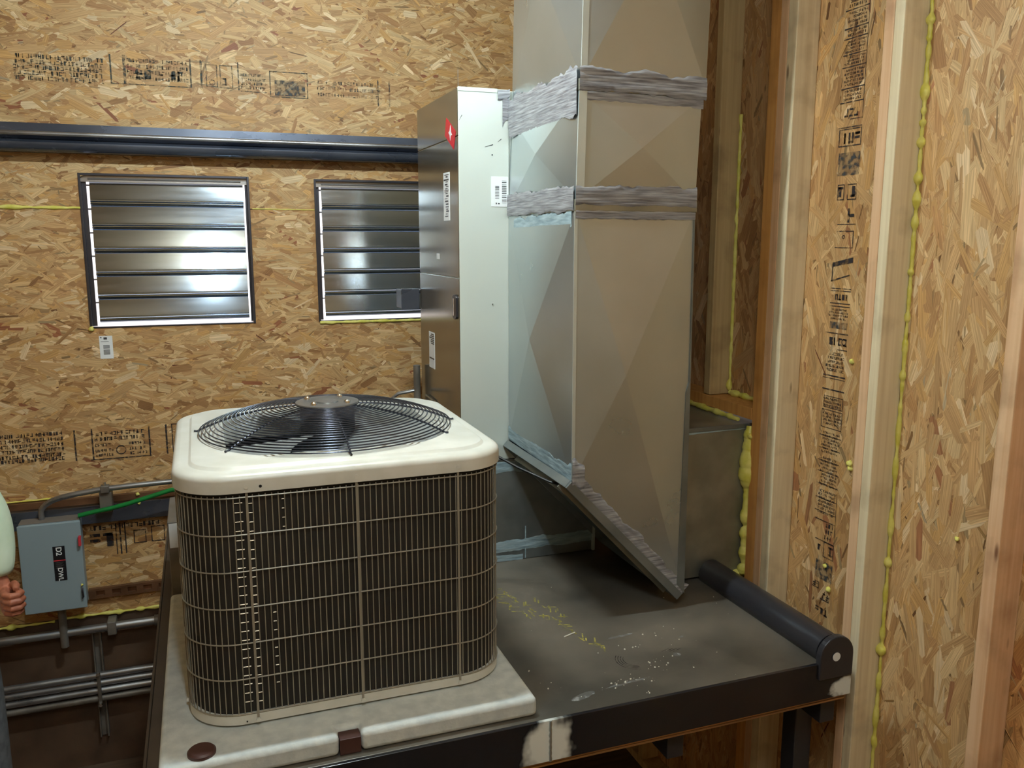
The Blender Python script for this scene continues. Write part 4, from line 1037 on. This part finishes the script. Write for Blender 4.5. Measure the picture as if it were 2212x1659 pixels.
# ---------------------------------------------------------------- person at the left edge
def skinned(name, joints, edges, mat, parent, sub=2, root_i=0):
    me = bpy.data.meshes.new(name); me.from_pydata([j[:3] for j in joints], edges, []); me.materials.append(M[mat])
    o = bpy.data.objects.new(name, me); C.objects.link(o)
    if parent: o.parent = parent
    sk = o.modifiers.new('skin','SKIN'); sk.use_smooth_shade = True
    lay = me.skin_vertices[0] if me.skin_vertices else None
    for i, j in enumerate(joints):
        r = j[3]; lay.data[i].radius = (r, j[4] if len(j) > 4 else r)
    for i in range(len(joints)): lay.data[i].use_root = (i == root_i)
    s = o.modifiers.new('sub','SUBSURF'); s.levels = sub; s.render_levels = sub
    return o
def skin_ready(o): return o
px, py = -.940, 3.16
per = root('person'); tag(per, 'person in a pale green shirt and grey trousers standing beside the switch box', 'person')
def S(name, joints, edges, mat, sub=2):
    me = bpy.data.meshes.new(name); me.from_pydata([j[:3] for j in joints], edges, []); me.materials.append(M[mat])
    o = bpy.data.objects.new(name, me); C.objects.link(o); o.parent = per
    o.modifiers.new('skin','SKIN').use_smooth_shade = True
    if not me.skin_vertices:
        bm = bmesh.new(); bm.from_mesh(me); bm.verts.layers.skin.verify(); bm.to_mesh(me); bm.free()
    for i, j in enumerate(joints):
        sv = me.skin_vertices[0].data[i]; sv.radius = (j[3], j[4] if len(j) > 4 else j[3]); sv.use_root = (i == 0)
    s = o.modifiers.new('sub','SUBSURF'); s.levels = sub; s.render_levels = sub
    return o
hipz = FLOOR+1.01
J = [(px,py,hipz,.13,.11),(px,py,hipz+.22,.13,.11),(px,py,hipz+.42,.16,.12),(px,py,hipz+.52,.06),(px,py-.01,hipz+.60,.055),
     (px+.17,py,hipz+.47,.055),(px-.17,py,hipz+.47,.055),
     (px+.225,py+.02,hipz+.25,.042),(px+.248,py-.03,hipz+.17,.030),
     (px-.22,py+.01,hipz+.18,.045),(px-.24,py-.05,hipz-.06,.034),
     (px+.09,py,hipz-.08,.085),(px+.10,py-.01,hipz-.49,.06),(px+.10,py+.02,hipz-.93,.042),
     (px-.09,py,hipz-.08,.085),(px-.10,py-.01,hipz-.49,.06),(px-.10,py+.02,hipz-.93,.042)]
E_ = [(0,1),(1,2),(2,3),(3,4),(2,5),(2,6),(5,7),(7,8),(6,9),(9,10),(0,11),(11,12),(12,13),(0,14),(14,15),(15,16)]
S('body', J, E_, 'skin')
# head
bm = bmesh.new(); bmesh.ops.create_uvsphere(bm, u_segments=28, v_segments=20, radius=1)
hc = Vector((px,py-.02,hipz+.725))
for v in bm.verts:
    x,y,z = v.co; sx,sy,sz = .076,.096,.118
    if z < -.2: sx *= 1-.28*(-z-.2); sy *= 1-.12*(-z-.2)
    v.co = Vector((x*sx,y*sy,z*sz))
    d = math.exp(-((x/.16)**2+((z+.12)/.2)**2)) if y < -.5 else 0
    v.co.y -= .020*d
    for ex in (-.38,.38):
        if y < -.5: v.co.y += .008*math.exp(-(((x-ex)/.16)**2+((z-.08)/.12)**2))
    v.co += hc
me = bpy.data.meshes.new('head'); bm.to_mesh(me); bm.free(); me.materials.append(M['skin'])
for p in me.polygons: p.use_smooth = True
hd = bpy.data.objects.new('head', me); C.objects.link(hd); hd.parent = per
for sx in (-1,1):
    MB().loft([[(hc.x+sx*(.072+.006*q)+0,hc.y+.012*math.cos(t),hc.z+.026*math.sin(t)*(1-.2*q)) for t in [2*PI*i/12 for i in range(12)]] for q in (0,1,2)], True, True, True).build('ear','skin',hd,smooth=True)
    MB().loft([[(hc.x+sx*.029+.012*c*math.cos(t),hc.y-.086-.004*(1-c),hc.z+.009+.006*c*math.sin(t)) for t in [2*PI*i/12 for i in range(12)]] for c in (1,.5)], True, False, True).build('eye','label_white',hd,smooth=True)
    MB().tube([(hc.x+sx*.029,hc.y-.088,hc.z+.009),(hc.x+sx*.029,hc.y-.0915,hc.z+.009)], .0045, 10).build('iris','hair_brown',hd)
MB().tube([(hc.x-.024,hc.y-.080,hc.z-.058),(hc.x,hc.y-.088,hc.z-.060),(hc.x+.024,hc.y-.080,hc.z-.058)], [.003,.006,.003], 8).build('mouth','label_red',hd,smooth=True)
bm = bmesh.new(); bmesh.ops.create_uvsphere(bm, u_segments=28, v_segments=20, radius=1)
bmesh.ops.delete(bm, geom=[v for v in bm.verts if v.co.z < -.25 or (v.co.y < -.25 and v.co.z < .48)], context='VERTS')
for v in bm.verts: v.co = Vector((v.co.x*.083,v.co.y*.104,v.co.z*.126))*(1+.03*noise.noise(v.co*6))+hc
me = bpy.data.meshes.new('hair'); bm.to_mesh(me); bm.free(); me.materials.append(M['hair_brown'])
for p in me.polygons: p.use_smooth = True
hr = bpy.data.objects.new('hair', me); C.objects.link(hr); hr.parent = per; hr.modifiers.new('s','SOLIDIFY').thickness = .006
# clothing
sh = S('shirt', [(px,py,hipz-.13,.185,.15),(px,py,hipz+.02,.180,.148),(px,py,hipz+.22,.165,.14),(px,py,hipz+.41,.185,.145),(px,py,hipz+.50,.09),
     (px+.17,py,hipz+.465,.085),(px+.216,py+.005,hipz+.42,.084),(px+.232,py+.0,hipz+.30,.082),(px+.244,py-.03,hipz+.20,.062),(px+.246,py-.04,hipz+.165,.048),
     (px-.17,py,hipz+.465,.085),(px-.225,py+.005,hipz+.27,.075),(px-.225,py-.01,hipz+.14,.070)],
   [(0,1),(1,2),(2,3),(3,4),(3,5),(5,6),(6,7),(7,8),(8,9),(3,10),(10,11),(11,12)], 'shirt_green')
tail = MB().loft([[(px+.14+.075*math.cos(t)+.012*math.sin(5*t),py-.05+.10*math.sin(t),hipz+z) for t in [-PI*.55+PI*1.1*i/20 for i in range(21)]] for z in (.02,-.05,-.13)], False).build('shirt_tail','shirt_lavender',per,smooth=True)
tail['label'] = 'lavender hem hanging below the shirt'; tail.modifiers.new('s','SOLIDIFY').thickness = .004
S('trousers', [(px,py,hipz+.06,.155,.125),(px+.115,py,hipz-.14,.115),(px+.135,py-.01,hipz-.46,.095),(px+.14,py+.015,hipz-.92,.085),
     (px-.085,py,hipz-.14,.105),(px-.10,py-.01,hipz-.46,.080),(px-.10,py+.015,hipz-.92,.070)], [(0,1),(1,2),(2,3),(0,4),(4,5),(5,6)], 'trouser_grey')
for sx in (-1,1):
    x = px+.10*sx
    MB().loft([[(x+w*math.cos(t),py-.04+l*math.sin(t),z) for t in [2*PI*i/20 for i in range(20)]] for w,l,z in ((.048,.14,FLOOR+.001),(.050,.142,FLOOR+.03),(.046,.125,FLOOR+.06),(.044,.07,FLOOR+.09),(.05,.06,FLOOR+.14))], True, True, True).build('boot','boot',per,smooth=True)
# hands: palm, four fingers and a thumb fused into one skin each
def fist(c, side, back):
    """a loosely closed hand, knuckles toward the viewer; c: centre of the palm, back: wrist point it grows from"""
    cx_, cy_, cz_ = c; mb = MB(); q = side
    w = Vector(back); p0 = Vector((cx_-.018*q, cy_+.030, cz_+.012))
    mb.tube([w+(w-p0)*1.2, w, w.lerp(p0,.5), p0], [.030,.028,.027,.030], 14)
    rings = []
    for k,(dy,rx,rz) in enumerate(((.052,.014,.026),(.036,.020,.038),(.010,.021,.044),(-.012,.018,.043),(-.024,.012,.036))):
        rings.append([(cx_-.014*q+rx*math.cos(t), cy_+dy, cz_+rz*math.sin(t)) for t in [2*PI*i/18 for i in range(18)]])
    mb.loft(rings, True, True, True)
    for i,(dz,L) in enumerate(((.032,.92),(.011,1.0),(-.011,.96),(-.031,.80))):
        z = cz_+dz; r = .0108-.0012*(i == 3)
        pts = [(cx_-.020*q,cy_-.006,z),(cx_-.008*q,cy_-.034,z-.002),(cx_+.012*q*L,cy_-.050*L,z-.004),(cx_+.034*q*L,cy_-.040*L,z-.005),(cx_+.040*q*L,cy_-.016,z-.005),(cx_+.026*q*L,cy_+.004,z-.004),(cx_+.010*q,cy_+.006,z-.003)]
        mb.tube(pts, [r,r,r*1.05,r*.98,r*.98,r*.9,r*.8], 12)
    mb.tube([(cx_-.004*q,cy_+.034,cz_+.026),(cx_+.012*q,cy_+.018,cz_+.046),(cx_+.022*q,cy_-.010,cz_+.050),(cx_+.024*q,cy_-.030,cz_+.044)], [.015,.014,.012,.009], 12)
    o = mb.build('hand', 'skin', per)
    rm = o.modifiers.new('fuse','REMESH'); rm.mode = 'VOXEL'; rm.voxel_size = .0024; rm.use_smooth_shade = True
    sm = o.modifiers.new('soft','SMOOTH'); sm.iterations = 3; sm.factor = .5
fist((-.654, 3.085, -1.190), 1, (-.690,3.125,-1.135))
fist((px-.245,py-.07,hipz-.13), -1, (px-.240,py-.05,hipz-.07))
# ---------------------------------------------------------------- lamps: ceiling tube fittings
for i,(x,y,z,ax_,L,wt,col) in enumerate(LAMPS):
    t = root('tube_light', (x,y,z)); tag(t, ['tube light on the ceiling over the condenser','tube light on the ceiling near the viewer'][i], 'lamp', 'ceiling tube lights')
    hx, hy = (L/2,.05) if ax_ == 'X' else (.05,L/2)
    box('housing','lamp_body',t,x-hx,x+hx,y-hy,y+hy,CEIL-.05,CEIL-.001,bevel=.004)
    a,b = ((x-hx+.02,y,z),(x+hx-.02,y,z)) if ax_ == 'X' else ((x,y-hy+.02,z),(x,y+hy-.02,z))
    rr = .016; area = 2*PI*rr*(L-.04)
    em_ = emit('tube_glow_%d' % i, (*col,1), wt/(PI*area))
    MB().tube([a,b], rr, 16).build('tube', em_, t, smooth=True)
    for e_ in (a,b): MB().tube([(e_[0],e_[1],z-.02),(e_[0],e_[1],CEIL-.048)], .012, 8).build('socket','lamp_body',t)
